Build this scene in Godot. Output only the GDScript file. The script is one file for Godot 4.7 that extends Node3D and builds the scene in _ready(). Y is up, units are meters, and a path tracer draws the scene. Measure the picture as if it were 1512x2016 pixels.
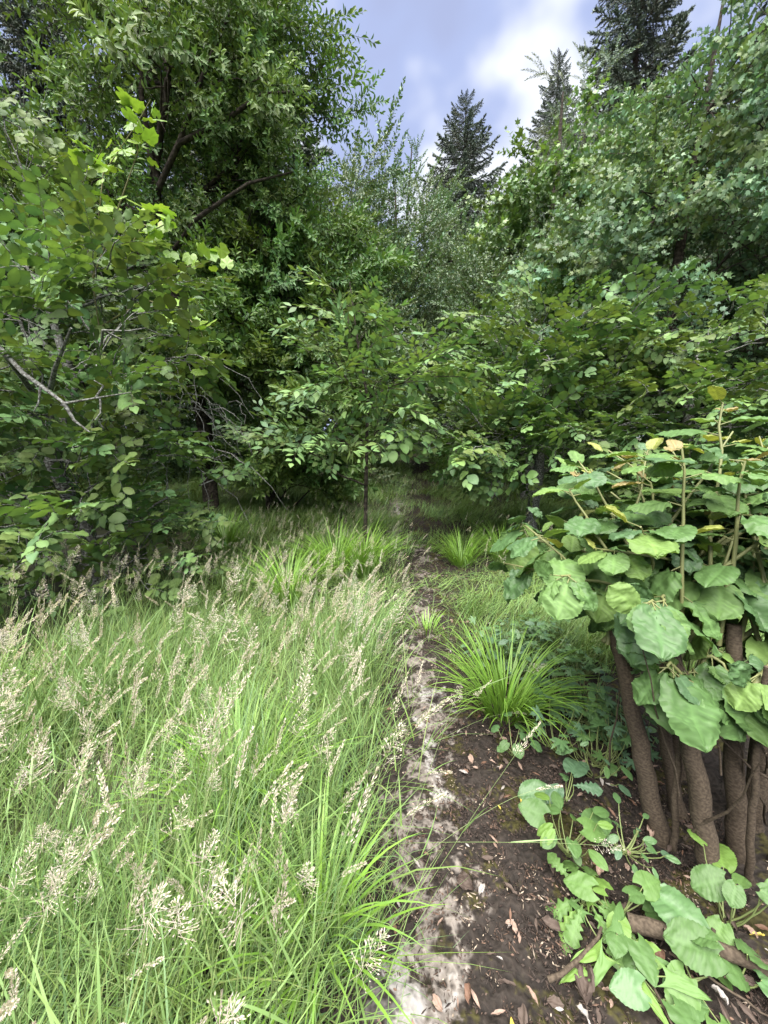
extends Node3D
# A path through an overgrown meadow with shrubs, trees and a hazel beside it. Camera looks along -Z.

const EYE := Vector3(0.0, 1.15, 0.0)
const PITCH := -11.0
var rng := RandomNumberGenerator.new()
var lump := FastNoiseLite.new()

# ---------------------------------------------------------------- small helpers
func rf(a: float, b: float) -> float:
	return rng.randf_range(a, b)

func rdir() -> Vector3:
	var y := rng.randf_range(-1.0, 1.0)
	var a := rng.randf_range(0.0, TAU)
	var r := sqrt(1.0 - y * y)
	return Vector3(r * cos(a), y, r * sin(a))

func frame(along: Vector3, up: Vector3, at: Vector3, s := 1.0) -> Transform3D:
	var z := along.normalized()
	var x := up.cross(z)
	if x.length() < 0.01:
		x = Vector3(0.3, 0.2, 0.9).cross(z)
	x = x.normalized()
	var y := z.cross(x)
	return Transform3D(Basis(x * s, y * s, z * s), at)

func mat(called: String, c: Color, rough := 0.5, back := 0.0, spec := 0.5, vc := true) -> StandardMaterial3D:
	# c is a linear base colour
	var m := StandardMaterial3D.new()
	m.resource_name = called
	m.albedo_color = c.linear_to_srgb()
	m.roughness = rough
	m.metallic_specular = spec
	m.vertex_color_use_as_albedo = vc
	m.cull_mode = BaseMaterial3D.CULL_DISABLED
	if back > 0.0:
		m.backlight_enabled = true
		m.backlight = Color(back, back, back * 0.45).linear_to_srgb()
	return m

class MB:
	var v := PackedVector3Array()
	var n := PackedVector3Array()
	var c := PackedColorArray()
	var uv := PackedVector2Array()
	var i := PackedInt32Array()
	func vert(p: Vector3, nn: Vector3, cc: Color, t := Vector2.ZERO) -> int:
		v.push_back(p); n.push_back(nn); c.push_back(cc); uv.push_back(t)
		return v.size() - 1
	func tri(a: int, b: int, d: int) -> void:
		# wound so that the side the normals point to is the front (clockwise)
		var f := (v[b] - v[a]).cross(v[d] - v[a])
		if f.dot(n[a] + n[b] + n[d]) > 0.0:
			i.push_back(a); i.push_back(d); i.push_back(b)
		else:
			i.push_back(a); i.push_back(b); i.push_back(d)
	func quad(a: int, b: int, d: int, e: int) -> void:
		tri(a, b, d); tri(a, d, e)
	func add(o: MB, x: Transform3D, tint: Color) -> void:
		var k := v.size()
		var bn := x.basis.orthonormalized()
		for j in o.v.size():
			v.push_back(x * o.v[j]); n.push_back(bn * o.n[j]); c.push_back(o.c[j] * tint); uv.push_back(o.uv[j])
		for j in o.i.size():
			i.push_back(o.i[j] + k)
	func mesh(m: Material) -> ArrayMesh:
		var a := []
		a.resize(Mesh.ARRAY_MAX)
		a[Mesh.ARRAY_VERTEX] = v; a[Mesh.ARRAY_NORMAL] = n; a[Mesh.ARRAY_COLOR] = c; a[Mesh.ARRAY_TEX_UV] = uv; a[Mesh.ARRAY_INDEX] = i
		var r := ArrayMesh.new()
		r.add_surface_from_arrays(Mesh.PRIMITIVE_TRIANGLES, a)
		if m: r.surface_set_material(0, m)
		return r

func tube(b: MB, pts: Array, radii: Array, sides := 6, col := Color(1, 1, 1), knob := 0.0) -> void:
	var prev := -1
	var ref := Vector3(0.31, 0.17, 0.93)
	var along_len := 0.0
	for k in pts.size():
		var p: Vector3 = pts[k]
		var d: Vector3 = (pts[mini(k + 1, pts.size() - 1)] as Vector3) - (pts[maxi(k - 1, 0)] as Vector3)
		d = d.normalized()
		var x := ref.cross(d)
		x = x.normalized() if x.length() > 0.05 else Vector3(1, 0, 0).cross(d).normalized()
		var y := d.cross(x)
		if k > 0: along_len += p.distance_to(pts[k - 1])
		var first := b.v.size()
		var r: float = radii[k]
		for s in sides:
			var a := TAU * s / sides
			var o := x * cos(a) + y * sin(a)
			var rr := r * (1.0 + knob * (rng.randf() - 0.5))
			b.vert(p + o * rr, o, col, Vector2(float(s) / sides, along_len))
		if prev >= 0:
			for s in sides:
				var t := (s + 1) % sides
				b.quad(prev + s, prev + t, first + t, first + s)
		prev = first
	# caps
	for e in [0, pts.size() - 1]:
		var d2: Vector3 = ((pts[0] as Vector3) - (pts[1] as Vector3)) if e == 0 else ((pts[-1] as Vector3) - (pts[-2] as Vector3))
		d2 = d2.normalized()
		var base: int = b.v.size()
		var src: int = (prev - sides * (pts.size() - 1)) if e == 0 else prev
		var mid := b.vert(pts[e], d2, col)
		for s in sides: b.vert(b.v[src + s], d2, col)
		for s in sides: b.tri(mid, base + 1 + s, base + 1 + (s + 1) % sides)

func bend(a: Vector3, c: Vector3, sag: Vector3, n: int, wob := 0.0) -> Array:
	var out := []
	for k in n + 1:
		var t := float(k) / n
		var p := a.lerp(c, t) + sag * (4.0 * t * (1.0 - t))
		if k > 0 and k < n: p += rdir() * wob
		out.push_back(p)
	return out

func taper(r0: float, r1: float, n: int) -> Array:
	var out := []
	for k in n + 1: out.push_back(lerpf(r0, r1, float(k) / n))
	return out

func tab(w: Array, t: float) -> float:
	for k in w.size() - 1:
		if t <= w[k + 1][0]:
			var f: float = (t - w[k][0]) / maxf(w[k + 1][0] - w[k][0], 1e-5)
			return lerpf(w[k][1], w[k + 1][1], f)
	return w[-1][1]

# ---------------------------------------------------------------- leaves: mesh along +Z, facing +Y, length 1
const W_LANCE := [[0, 0.0], [0.12, 0.42], [0.35, 0.9], [0.5, 1.0], [0.75, 0.62], [1.0, 0.0]]
const W_OVAL := [[0, 0.0], [0.07, 0.4], [0.22, 0.8], [0.45, 1.0], [0.68, 0.92], [0.86, 0.6], [0.96, 0.25], [1.0, 0.0]]
const W_HAZEL := [[0, 0.34], [0.06, 0.62], [0.2, 0.88], [0.4, 1.0], [0.6, 0.97], [0.75, 0.82], [0.86, 0.56], [0.94, 0.24], [1.0, 0.0]]
const W_HEART := [[0, 0.5], [0.08, 0.82], [0.22, 1.0], [0.45, 0.96], [0.65, 0.75], [0.82, 0.46], [0.94, 0.18], [1.0, 0.0]]
const W_ARROW := [[0, 1.0], [0.1, 0.72], [0.2, 0.5], [0.4, 0.46], [0.65, 0.38], [0.85, 0.2], [1.0, 0.0]]
const W_DANDY := [[0, 0.08], [0.12, 0.12], [0.16, 0.42], [0.24, 0.2], [0.3, 0.62], [0.38, 0.3], [0.46, 0.85], [0.54, 0.42], [0.62, 1.0], [0.7, 0.62], [0.78, 0.95], [0.9, 0.6], [1.0, 0.0]]

func leaf(w: Array, half: float, rows: int, cols: int, fold := 0.25, droop := 0.25, pleat := 0.0, teeth := 0.0, heart := 0.0, wave := 0.0, vein := 0.0) -> MB:
	var b := MB.new()
	var nc := cols * 2 + 1
	var ph := rng.randf() * 10.0
	for r in rows + 1:
		var t := float(r) / rows
		var ww := half * tab(w, t)
		if teeth > 0.0 and r % 2 == 1 and t < 0.97: ww *= 1.0 + teeth
		for k in nc:
			var s := float(k - cols) / cols
			var tt := t - heart * s * s * pow(1.0 - t, 5.0) + (teeth * 0.25 * absf(s) if r % 2 == 1 else 0.0)
			var h := absf(s) * ww * fold - droop * t * t - droop * 0.35 * s * s * (ww / maxf(half, 0.001))
			var vv := 1.0
			if pleat > 0.0:
				var phase := (tt - 0.42 * absf(s) * half * 1.2) * 8.0
				var u := phase - floorf(phase)
				var dip := 1.0 - minf(1.0, minf(u, 1.0 - u) * 5.0)
				h -= pleat * dip * (1.0 - 0.3 * absf(s)) * minf(1.0, absf(s) * 3.0)
				vv = 1.0 - vein * (1.0 - dip)
				if k == cols: vv = 1.0; h -= pleat
			if wave > 0.0:
				h += wave * lump.get_noise_2d(tt * 130.0 + ph * 40.0, s * 90.0 + ph * 70.0) * (0.4 + 0.6 * absf(s))
			if pleat == 0.0 and cols == 1 and k != cols: vv = 0.84
			b.vert(Vector3(s * ww, h, tt), Vector3.UP, Color(vv, vv, vv), Vector2(s, t))
	for r in rows:
		for k in nc - 1:
			var a := r * nc + k
			if r == rows - 1 and rows > 1:
				b.tri(a, a + 1, a + nc + 1 if k >= cols else a + nc)
			if r < rows - 1 or rows == 1:
				b.quad(a, a + 1, a + nc + 1, a + nc)
	smooth(b)
	return b

# a small folded leaf of few faces: two (a bent rhomb) or four
func slip(half: float, four: bool, fold := 0.3, droop := 0.2) -> MB:
	var b := MB.new()
	b.vert(Vector3.ZERO, Vector3.UP, Color(1, 1, 1))
	b.vert(Vector3(-half, half * fold - droop * 0.2, 0.42), Vector3.UP, Color(1, 1, 1))
	b.vert(Vector3(half, half * fold - droop * 0.2, 0.42), Vector3.UP, Color(1, 1, 1))
	b.vert(Vector3(0, -droop, 1.0), Vector3.UP, Color(1, 1, 1))
	if four:
		b.vert(Vector3(-half * 0.8, half * fold * 0.8 - droop * 0.4, 0.68), Vector3.UP, Color(1, 1, 1))
		b.vert(Vector3(half * 0.8, half * fold * 0.8 - droop * 0.4, 0.68), Vector3.UP, Color(1, 1, 1))
		b.tri(0, 1, 4); b.tri(0, 4, 3); b.tri(0, 3, 5); b.tri(0, 5, 2)
	else:
		b.tri(0, 1, 3); b.tri(0, 3, 2)
	smooth(b)
	return b

func smooth(b: MB) -> void:
	var acc := PackedVector3Array()
	acc.resize(b.v.size())
	for k in range(0, b.i.size(), 3):
		var p := b.v[b.i[k]]
		var f := (b.v[b.i[k + 2]] - p).cross(b.v[b.i[k + 1]] - p)
		for j in 3: acc[b.i[k + j]] += f
	for k in b.v.size():
		if acc[k].length() > 1e-9: b.n[k] = acc[k].normalized()

# lobed leaf: an outline round the point where the stalk joins, [angle from tip in degrees, radius]; angles 0..180 mirrored
func lobed(outline: Array, cup := 0.1, crimp := 0.05, plain := false) -> MB:
	var b := MB.new()
	var ring := []
	for k in outline.size(): ring.push_back([deg_to_rad(outline[k][0]), outline[k][1]])
	for k in range(outline.size() - 2, 0, -1): ring.push_back([TAU - deg_to_rad(outline[k][0]), outline[k][1]])
	if outline[-1][0] < 179.0: ring.insert(outline.size() - 0, [TAU - deg_to_rad(outline[-1][0]), outline[-1][1]])
	b.vert(Vector3.ZERO, Vector3.UP, Color(1, 1, 1))
	var n := ring.size()
	for f in ([1.0] if plain else [0.5, 1.0]):
		for e in ring:
			var r: float = e[1] * f
			var hh: float = -cup * r * r + crimp * cos(e[0] * 7.0) * r + 0.06 * rng.randf_range(-1, 1) * f * crimp * 6.0
			b.vert(Vector3(sin(e[0]) * r, hh, cos(e[0]) * r), Vector3.UP, Color(0.9, 0.9, 0.9) if f < 1.0 else Color(0.97, 0.97, 0.97))
	for k in n:
		var j := (k + 1) % n
		b.tri(0, 1 + k, 1 + j)
		if not plain: b.quad(1 + k, 1 + j, 1 + n + j, 1 + n + k)
	smooth(b)
	return b

const O_MAPLE := [[0, 1.0], [12, 0.72], [22, 0.5], [34, 0.66], [48, 0.9], [60, 0.62], [74, 0.45], [92, 0.56], [112, 0.5], [140, 0.3], [165, 0.2]]
const O_VINE := [[0, 1.0], [10, 0.82], [22, 0.74], [35, 0.72], [46, 0.86], [58, 0.72], [74, 0.68], [92, 0.7], [112, 0.62], [135, 0.58], [155, 0.45], [170, 0.12]]
const O_CUT := [[0, 1.0], [8, 0.7], [16, 0.78], [24, 0.4], [34, 0.55], [44, 0.95], [54, 0.6], [62, 0.72], [74, 0.34], [88, 0.5], [100, 0.78], [114, 0.5], [130, 0.28], [160, 0.12]]
const O_MAPLE5 := [[0, 1.0], [22, 0.5], [48, 0.9], [74, 0.45], [100, 0.56], [165, 0.2]]
const O_HAW := [[0, 1.0], [16, 0.62], [38, 0.82], [54, 0.42], [78, 0.55], [150, 0.12]]

func tint(v := 0.26, warm := 0.12) -> Color:
	var g := 0.84 + rng.randf_range(-v, v * 0.6)
	var w := rng.randf_range(-warm, warm)
	return Color(clampf(g * (1.0 + w), 0, 1), clampf(g, 0, 1), clampf(g * (1.0 - w), 0, 1))

# a spray: twig along +Z of length len with leaves; returns {all, twig, leaves:[[variant, xf, tint]]}
func make_spray(kinds: Array, n: int, length: float, size: float, spread := 60.0, spiral := false, sag := 0.1, twigr := 0.0025, flat := 0.35) -> Dictionary:
	var tw := MB.new()
	var pts := bend(Vector3.ZERO, Vector3(rf(-0.1, 0.1) * length, -sag * length, length), Vector3(0, sag * length * 0.5, 0), 4, length * 0.02)
	tube(tw, pts, taper(twigr, twigr * 0.35, 4), 3)
	var all := MB.new()
	var leaves := []
	for k in n:
		var t := (k + 0.6) / n
		var seg := t * 4.0
		var j := mini(int(seg), 3)
		var p: Vector3 = (pts[j] as Vector3).lerp(pts[j + 1], seg - j)
		var side := 1.0 if k % 2 == 0 else -1.0
		var ang := deg_to_rad(spread * (1.05 - 0.75 * pow(t, 3.0)) + rf(-18, 18)) * side
		if k == n - 1: ang *= 0.2
		var dir := Vector3(sin(ang), rf(-0.25, 0.3), cos(ang))
		var up := Vector3(rf(-flat, flat), 1.0, rf(-flat, flat))
		if spiral:
			var roll := k * 2.4 + rf(-0.4, 0.4)
			dir = Vector3(sin(absf(ang)) * cos(roll), sin(absf(ang)) * sin(roll), cos(ang))
			up = Vector3(0, 0.6, 0) + Vector3(0, 0, 1) + rdir() * flat
		var s := size * rf(0.65, 1.1) * (1.0 if t < 0.85 else 0.75)
		var x := frame(dir, up, p + dir.normalized() * size * 0.12, s)
		leaves.push_back([rng.randi() % kinds.size(), x, tint()])
	for l in leaves:
		all.add(kinds[l[0]], l[1], l[2])
	return {"all": all, "twig": tw, "leaves": leaves, "size": size}

# a bough: an arching branch of the given length that carries n sprays; keeps the places of its sprays
func make_bough(sp: Array, n: int, length: float, width := 1.0) -> Dictionary:
	var all := MB.new()
	var tw := MB.new()
	var pts := bend(Vector3.ZERO, Vector3(rf(-0.08, 0.08) * length, rf(-0.12, 0.06) * length, length), Vector3(0, 0.08 * length, 0), 5, length * 0.03)
	if n > 1: tube(tw, pts, taper(0.006, 0.002, 5), 4)
	var places := []
	for k in n:
		var t := (k + rf(0.2, 0.8)) / n
		var q := t * 5.0
		var j := mini(int(q), 4)
		var p: Vector3 = (pts[j] as Vector3).lerp(pts[j + 1], q - j)
		var a := k * 2.4 + rf(-0.5, 0.5)
		var out := Vector3(cos(a) * width, sin(a) * 0.75, 0)
		var dir := out * (1.0 - 0.6 * t) + Vector3(0, 0.1, 0.55 + 0.5 * t) + rdir() * 0.3
		if n == 1: dir = Vector3(0, 0, 1); p = Vector3.ZERO
		var si := rng.randi() % sp.size()
		var x := frame(dir, Vector3.UP + out * 0.3 + rdir() * 0.35, p + out * length * 0.12 * (1.0 - t) * (0.0 if n == 1 else 1.0), rf(0.85, 1.15))
		places.push_back([si, x])
		all.add(sp[si].all, x, Color(1, 1, 1))
		tw.add(sp[si].twig, x, Color(1, 1, 1))
	return {"all": all, "twig": tw, "places": places, "sprays": sp, "n": n}

func boughs(sp: Array, n: int, length: float, variants := 3, width := 1.0) -> Array:
	var out := []
	for k in variants: out.push_back(make_bough(sp, n, length, width))
	return out

# ---------------------------------------------------------------- nodes
func tag(o: Node, label: String, category: String, group := "", kind := "") -> void:
	if label: o.set_meta("label", label)
	if category: o.set_meta("category", category)
	if group: o.set_meta("group", group)
	if kind: o.set_meta("kind", kind)

var taken := {}
func numbered(called: String) -> String:
	var k: int = taken.get(called, -1) + 1
	taken[called] = k
	return called if k == 0 else "%s_%03d" % [called, k]

func thing(called: String, at: Vector3, label: String, category: String, group := "") -> Node3D:
	var o := Node3D.new()
	o.name = numbered(called)
	o.position = at
	tag(o, label, category, group)
	add_child(o)
	return o

func part(called: String, me: Mesh, parent: Node, x := Transform3D(), m: Material = null) -> MeshInstance3D:
	var o := MeshInstance3D.new()
	o.name = called
	o.mesh = me
	o.transform = x
	if m: o.material_override = m
	parent.add_child(o, true)
	return o

func many(called: String, me: Mesh, xs: Array, cols: Array, parent: Node, m: Material = null) -> MultiMeshInstance3D:
	var mm := MultiMesh.new()
	mm.transform_format = MultiMesh.TRANSFORM_3D
	mm.use_colors = cols.size() > 0
	mm.mesh = me
	mm.instance_count = xs.size()
	var buf := PackedFloat32Array()
	var st := 16 if cols.size() > 0 else 12
	buf.resize(xs.size() * st)
	var k := 0
	for q in xs.size():
		var x: Transform3D = xs[q]
		var b := x.basis
		buf[k] = b.x.x; buf[k + 1] = b.y.x; buf[k + 2] = b.z.x; buf[k + 3] = x.origin.x
		buf[k + 4] = b.x.y; buf[k + 5] = b.y.y; buf[k + 6] = b.z.y; buf[k + 7] = x.origin.y
		buf[k + 8] = b.x.z; buf[k + 9] = b.y.z; buf[k + 10] = b.z.z; buf[k + 11] = x.origin.z
		if st == 16:
			var c: Color = cols[q]
			buf[k + 12] = c.r; buf[k + 13] = c.g; buf[k + 14] = c.b; buf[k + 15] = 1.0
		k += st
	mm.buffer = buf
	var o := MultiMeshInstance3D.new()
	o.name = called
	o.multimesh = mm
	if m: o.material_override = m
	parent.add_child(o, true)
	return o

# place sprays through a crown made of ellipsoid clumps [centre, radii, count]
func crown_spots(clumps: Array, per: float, axis: Vector3, up_bias := 0.25, droop := 0.0, level := 0.0, face := 0.5, inner := 0.45, smin := 0.8, smax := 1.25, ragged := 0.4) -> Array:
	var out := []
	for c in clumps:
		var ce: Vector3 = c[0]
		var ra: Vector3 = c[1]
		for k in maxi(2, int(ceil(c[2] / per))):
			var d := rdir()
			var q := pow(rng.randf(), 0.45)
			var r := lerpf(inner, 1.0, q) * (1.0 + ragged * lump.get_noise_3dv(d * 60.0 + ce * 37.0) * 1.6)
			var p := ce + d * ra * r
			if p.y < 0.05: continue
			var o := (p - axis) * Vector3(1, 0, 1)
			p -= d * ra * minf(0.35, 0.3 * per / 16.0)
			var dir := d * 0.9 + o.normalized() * 0.45 + Vector3(0, up_bias - droop, 0) + rdir() * 0.55
			dir.y *= 1.0 - level
			var up := Vector3(0, 1, 0) + d * face + rdir() * 0.35
			out.push_back(frame(dir, up, p, rf(smin, smax)))
	return out

func copies_tint(n: int, v := 0.24, warm := 0.14) -> Array:
	var out := []
	for k in n:
		var g := 1.0 + rf(-v, v)
		var w := rf(-warm, warm)
		out.push_back(Color(g * (1.0 + w), g, g * (1.0 - w * 0.7)))
	return out

func limbs(b: MB, trunk: Array, rad: Array, clumps: Array, twigs := 8, r_limb := 0.03, sides := 5) -> void:
	tube(b, trunk, rad, 8, Color(1, 1, 1), 0.12)
	for c in clumps:
		var ce: Vector3 = c[0]
		var ra: Vector3 = c[1]
		var best := 0
		var score := 1e9
		for k in trunk.size():
			var p: Vector3 = trunk[k]
			var hd := Vector2(p.x - ce.x, p.z - ce.z).length()
			var s := absf(p.y - (ce.y - 0.55 * hd - 0.25 * ra.y))
			if s < score: score = s; best = k
		var a: Vector3 = trunk[best]
		var rl := minf(r_limb * (0.6 + 0.4 * ra.length()), float(rad[best]) * 0.8)
		var pl := bend(a, ce, Vector3(0, -0.06, 0) * a.distance_to(ce), 6, a.distance_to(ce) * 0.035)
		tube(b, pl, taper(rl, rl * 0.45, 6), sides, Color(1, 1, 1), 0.15)
		for k in twigs:
			var s0: Vector3 = pl[rng.randi_range(3, 6)]
			var e := ce + rdir() * ra * rf(0.65, 0.95)
			tube(b, bend(s0, e, Vector3(0, 0.05, 0) * s0.distance_to(e), 5, s0.distance_to(e) * 0.04), taper(rl * 0.4, rl * 0.1, 5), 4)

# a tree or shrub: trunk (with limbs) and a crown of sprays; optionally the leaves of the nearest sprays as parts of their own
func grow(called: String, label: String, category: String, base: Vector3, trunk: Array, rad: Array, clumps: Array, sp: Array, lm: Material, bm: Material, o: Dictionary) -> Node3D:
	var root := thing(called, base, label, category, o.get("group", ""))
	var b := MB.new()
	limbs(b, trunk, rad, clumps, o.get("twigs", 8), o.get("limb", 0.03))
	if o.has("extra"):
		for e in o.extra: tube(b, e[0], e[1], 6, Color(1, 1, 1), 0.2)
	part("trunk", b.mesh(bm), root)
	var spots := crown_spots(clumps, sp[0].n * o.get("thin", 1.0), trunk[0], o.get("up", 0.25), o.get("droop", 0.0), o.get("level", 0.0), o.get("face", 0.5), o.get("inner", 0.45), o.get("smin", 0.8), o.get("smax", 1.25), o.get("ragged", 0.4))
	var want: int = o.get("leaf_parts", 0)
	var tints: Array = o.get("tints", [])
	if want > 0:
		var keyed := []
		for x in spots:
			var d: float = ((x as Transform3D).origin + base - EYE).length()
			keyed.push_back([d + rng.randf() * o.get("mix", 0.5), x])
		keyed.sort_custom(func(p, q): return p[0] < q[0])
		var lmesh := []
		for l in o.kinds: lmesh.push_back((l as MB).mesh(lm))
		var left := []
		var twm := []
		for s in sp[0].sprays: twm.push_back((s.twig as MB).mesh(bm))
		var n := 0
		for e in keyed:
			var x: Transform3D = e[1]
			var w: Vector3 = x.origin + base - EYE
			if n >= want or absf(w.x) > -w.z * 1.12 or w.z > -0.4:
				left.push_back(x)
				continue
			var si := rng.randi() % sp.size()
			for pl in sp[si].places:
				var sx: Transform3D = x * (pl[1] as Transform3D)
				part("twig", twm[pl[0]], root, sx)
				for l in sp[si].sprays[pl[0]].leaves:
					part("leaf", lmesh[l[0]], root, sx * (l[1] as Transform3D), tints[rng.randi() % tints.size()])
					n += 1
		spots = left
	var by := []
	for s in sp: by.push_back([])
	for x in spots: by[rng.randi() % sp.size()].push_back(x)
	for k in sp.size():
		if by[k].size() == 0: continue
		var me: ArrayMesh = (sp[k].all as MB).mesh(lm)
		var tw: MB = sp[k].twig
		var a := []
		a.resize(Mesh.ARRAY_MAX)
		a[Mesh.ARRAY_VERTEX] = tw.v; a[Mesh.ARRAY_NORMAL] = tw.n; a[Mesh.ARRAY_COLOR] = tw.c; a[Mesh.ARRAY_TEX_UV] = tw.uv; a[Mesh.ARRAY_INDEX] = tw.i
		me.add_surface_from_arrays(Mesh.PRIMITIVE_TRIANGLES, a)
		me.surface_set_material(1, bm)
		var c := many("crown", me, by[k], copies_tint(by[k].size(), o.get("var", 0.24)), root)
		c.set_meta("kind", "stuff")
	return root

# ---------------------------------------------------------------- the lie of the land
const XC := [[0.0, 0.12], [0.5, 0.13], [1.2, 0.17], [2.45, 0.29], [6.2, 0.58], [11.0, 1.0], [16.0, 1.3]]
func xc(d: float) -> float: return tab(XC, d)
func gh(d: float) -> float:
	# level at first, then a gentle rise away from the viewer
	var e := maxf(0.0, d - 1.2)
	return 0.078 * e * smoothstep(0.0, 0.8, e) if d < 9.0 else 0.6084 + 0.25 * (1.0 - exp(-(d - 9.0) * 0.3))
func left_edge(x: float, d: float) -> float: return xc(d) - tab([[0.0, 0.15], [1.2, 0.16], [2.4, 0.14], [4.0, 0.15], [16.0, 0.18]], d) + 0.06 * lump.get_noise_2d(d * 90.0, x)
func right_edge(d: float) -> float: return xc(d) + tab([[0.0, 1.4], [1.15, 1.4], [1.4, 0.28], [2.0, 0.12], [3.0, 0.1], [5.0, 0.15], [16.0, 0.18]], d) + 0.06 * lump.get_noise_2d(d * 90.0, 50.0)

func make_path(soil: Material) -> void:
	var b := MB.new()
	var ds := []
	var d := 0.02
	while d < 15.0:
		ds.push_back(d)
		d += 0.014 if d < 2.0 else (0.03 if d < 4.0 else 0.12)
	var cols := 110
	var rough := FastNoiseLite.new()
	rough.seed = 7
	rough.frequency = 1.0
	rough.fractal_octaves = 4
	for k in ds.size():
		var dd: float = ds[k]
		var l := xc(dd) - tab([[0.0, 0.7], [3.0, 0.45], [15.0, 0.4]], dd)
		var r := xc(dd) + tab([[0.0, 1.6], [1.3, 1.5], [2.2, 0.7], [4.0, 0.45], [15.0, 0.4]], dd)
		for c in cols + 1:
			var x := lerpf(l, r, float(c) / cols)
			var h := gh(dd) + 0.014 + 0.02 * rough.get_noise_2d(x * 3.0, dd * 3.0) + 0.014 * rough.get_noise_2d(x * 22.0 + 30.0, dd * 22.0)
			h += 0.02 * smoothstep(0.25, 0.7, x - xc(dd)) * smoothstep(2.0, 1.2, dd)
			if c == 0 or c == cols: h = gh(dd) - 0.03
			b.vert(Vector3(x, h, -dd), Vector3.UP, Color(1, 1, 1), Vector2((x + 0.5) / 2.0, dd / 3.4))
	for k in ds.size() - 1:
		for c in cols:
			var a := k * (cols + 1) + c
			b.quad(a, a + 1, a + cols + 2, a + cols + 1)
	smooth(b)
	var o := part("path", b.mesh(soil), self)
	tag(o, "narrow trodden earth path running through tall grass", "path", "", "structure")

func path_material() -> StandardMaterial3D:
	var w := 800
	var h := 1360
	var big := FastNoiseLite.new(); big.seed = 3; big.frequency = 0.011; big.fractal_octaves = 4
	var mid := FastNoiseLite.new(); mid.seed = 11; mid.frequency = 0.035; mid.fractal_octaves = 4
	var fine := FastNoiseLite.new(); fine.seed = 19; fine.frequency = 0.12; fine.fractal_octaves = 3
	var ib := big.get_image(w, h, false, false, false).get_data()
	var im := mid.get_image(w, h, false, false, false).get_data()
	var fi := fine.get_image(w, h, false, false, false).get_data()
	var blobs := [[0.216, 1.54, 0.1, 0.09], [0.166, 1.22, 0.04, 0.12], [0.163, 1.05, 0.06, 0.03], [0.03, 0.585, 0.12, 0.07], [0.27, 1.44, 0.08, 0.02], [0.12, 1.37, 0.07, 0.03]]
	var out := PackedByteArray()
	out.resize(w * h * 3)
	var hb := PackedByteArray()
	hb.resize(w * h)
	var k := 0
	for y in h:
		var d := (y + 0.5) / h * 3.4
		var c := xc(d)
		for x in w:
			var wx := (x + 0.5) / w * 2.0 - 0.5
			var q := y * w + x
			var nb := ib[q] / 255.0 - 0.5
			var nm := im[q] / 255.0 - 0.5
			var nf := fi[q] / 255.0 - 0.5
			var off := absf(wx - c + 0.03) / 0.2
			# pale hard crust along the middle of the path, broken up by dark soil
			var crust := smoothstep(-0.06, 0.1, 0.22 - off * 0.42 + nb * 0.7 + nm * 0.9 + nf * 0.3 - 0.12 - 0.06 * smoothstep(1.55, 1.9, d))
			var white := 0.0
			for bl in blobs:
				var e := Vector2((wx - bl[0]) / bl[2], (d - bl[1]) / bl[3]).length()
				white = maxf(white, smoothstep(0.15, 0.75, 1.0 - e + nm * 1.9 + nf * 0.9))
			var moss := smoothstep(0.02, 0.16, nb * 0.8 - nm * 0.5 + nf * 0.3 - 0.02 - crust * 0.4) * smoothstep(0.0, 0.2, wx - c + 0.12)
			var g := 0.75 + nf * 1.0 + nm * 0.5
			var col := Vector3(0.022, 0.017, 0.014) * g * 1.25
			col = col.lerp(Vector3(0.055, 0.05, 0.012) * g, moss * 0.8)
			col = col.lerp(Vector3(0.15, 0.13, 0.115) * (0.85 + nf * 1.0 + nm * 0.5), crust)
			col = col.lerp(Vector3(0.25, 0.235, 0.225) * (0.95 + nf * 0.5), white * (0.35 + 0.65 * crust))
			var s := Color(clampf(col.x, 0, 1), clampf(col.y, 0, 1), clampf(col.z, 0, 1)).linear_to_srgb()
			out[k] = int(s.r * 255.0); out[k + 1] = int(s.g * 255.0); out[k + 2] = int(s.b * 255.0)
			hb[q] = int(clampf(0.5 + nf * 0.7 + nm * 0.5 + crust * 0.1, 0.0, 1.0) * 255.0)
			k += 3
	var m := StandardMaterial3D.new()
	m.resource_name = "trodden_soil"
	m.albedo_texture = ImageTexture.create_from_image(Image.create_from_data(w, h, false, Image.FORMAT_RGB8, out))
	m.heightmap_enabled = true
	m.heightmap_texture = ImageTexture.create_from_image(Image.create_from_data(w, h, false, Image.FORMAT_L8, hb))
	m.heightmap_scale = 1.2
	m.roughness = 0.85
	m.metallic_specular = 0.35
	return m

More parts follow.
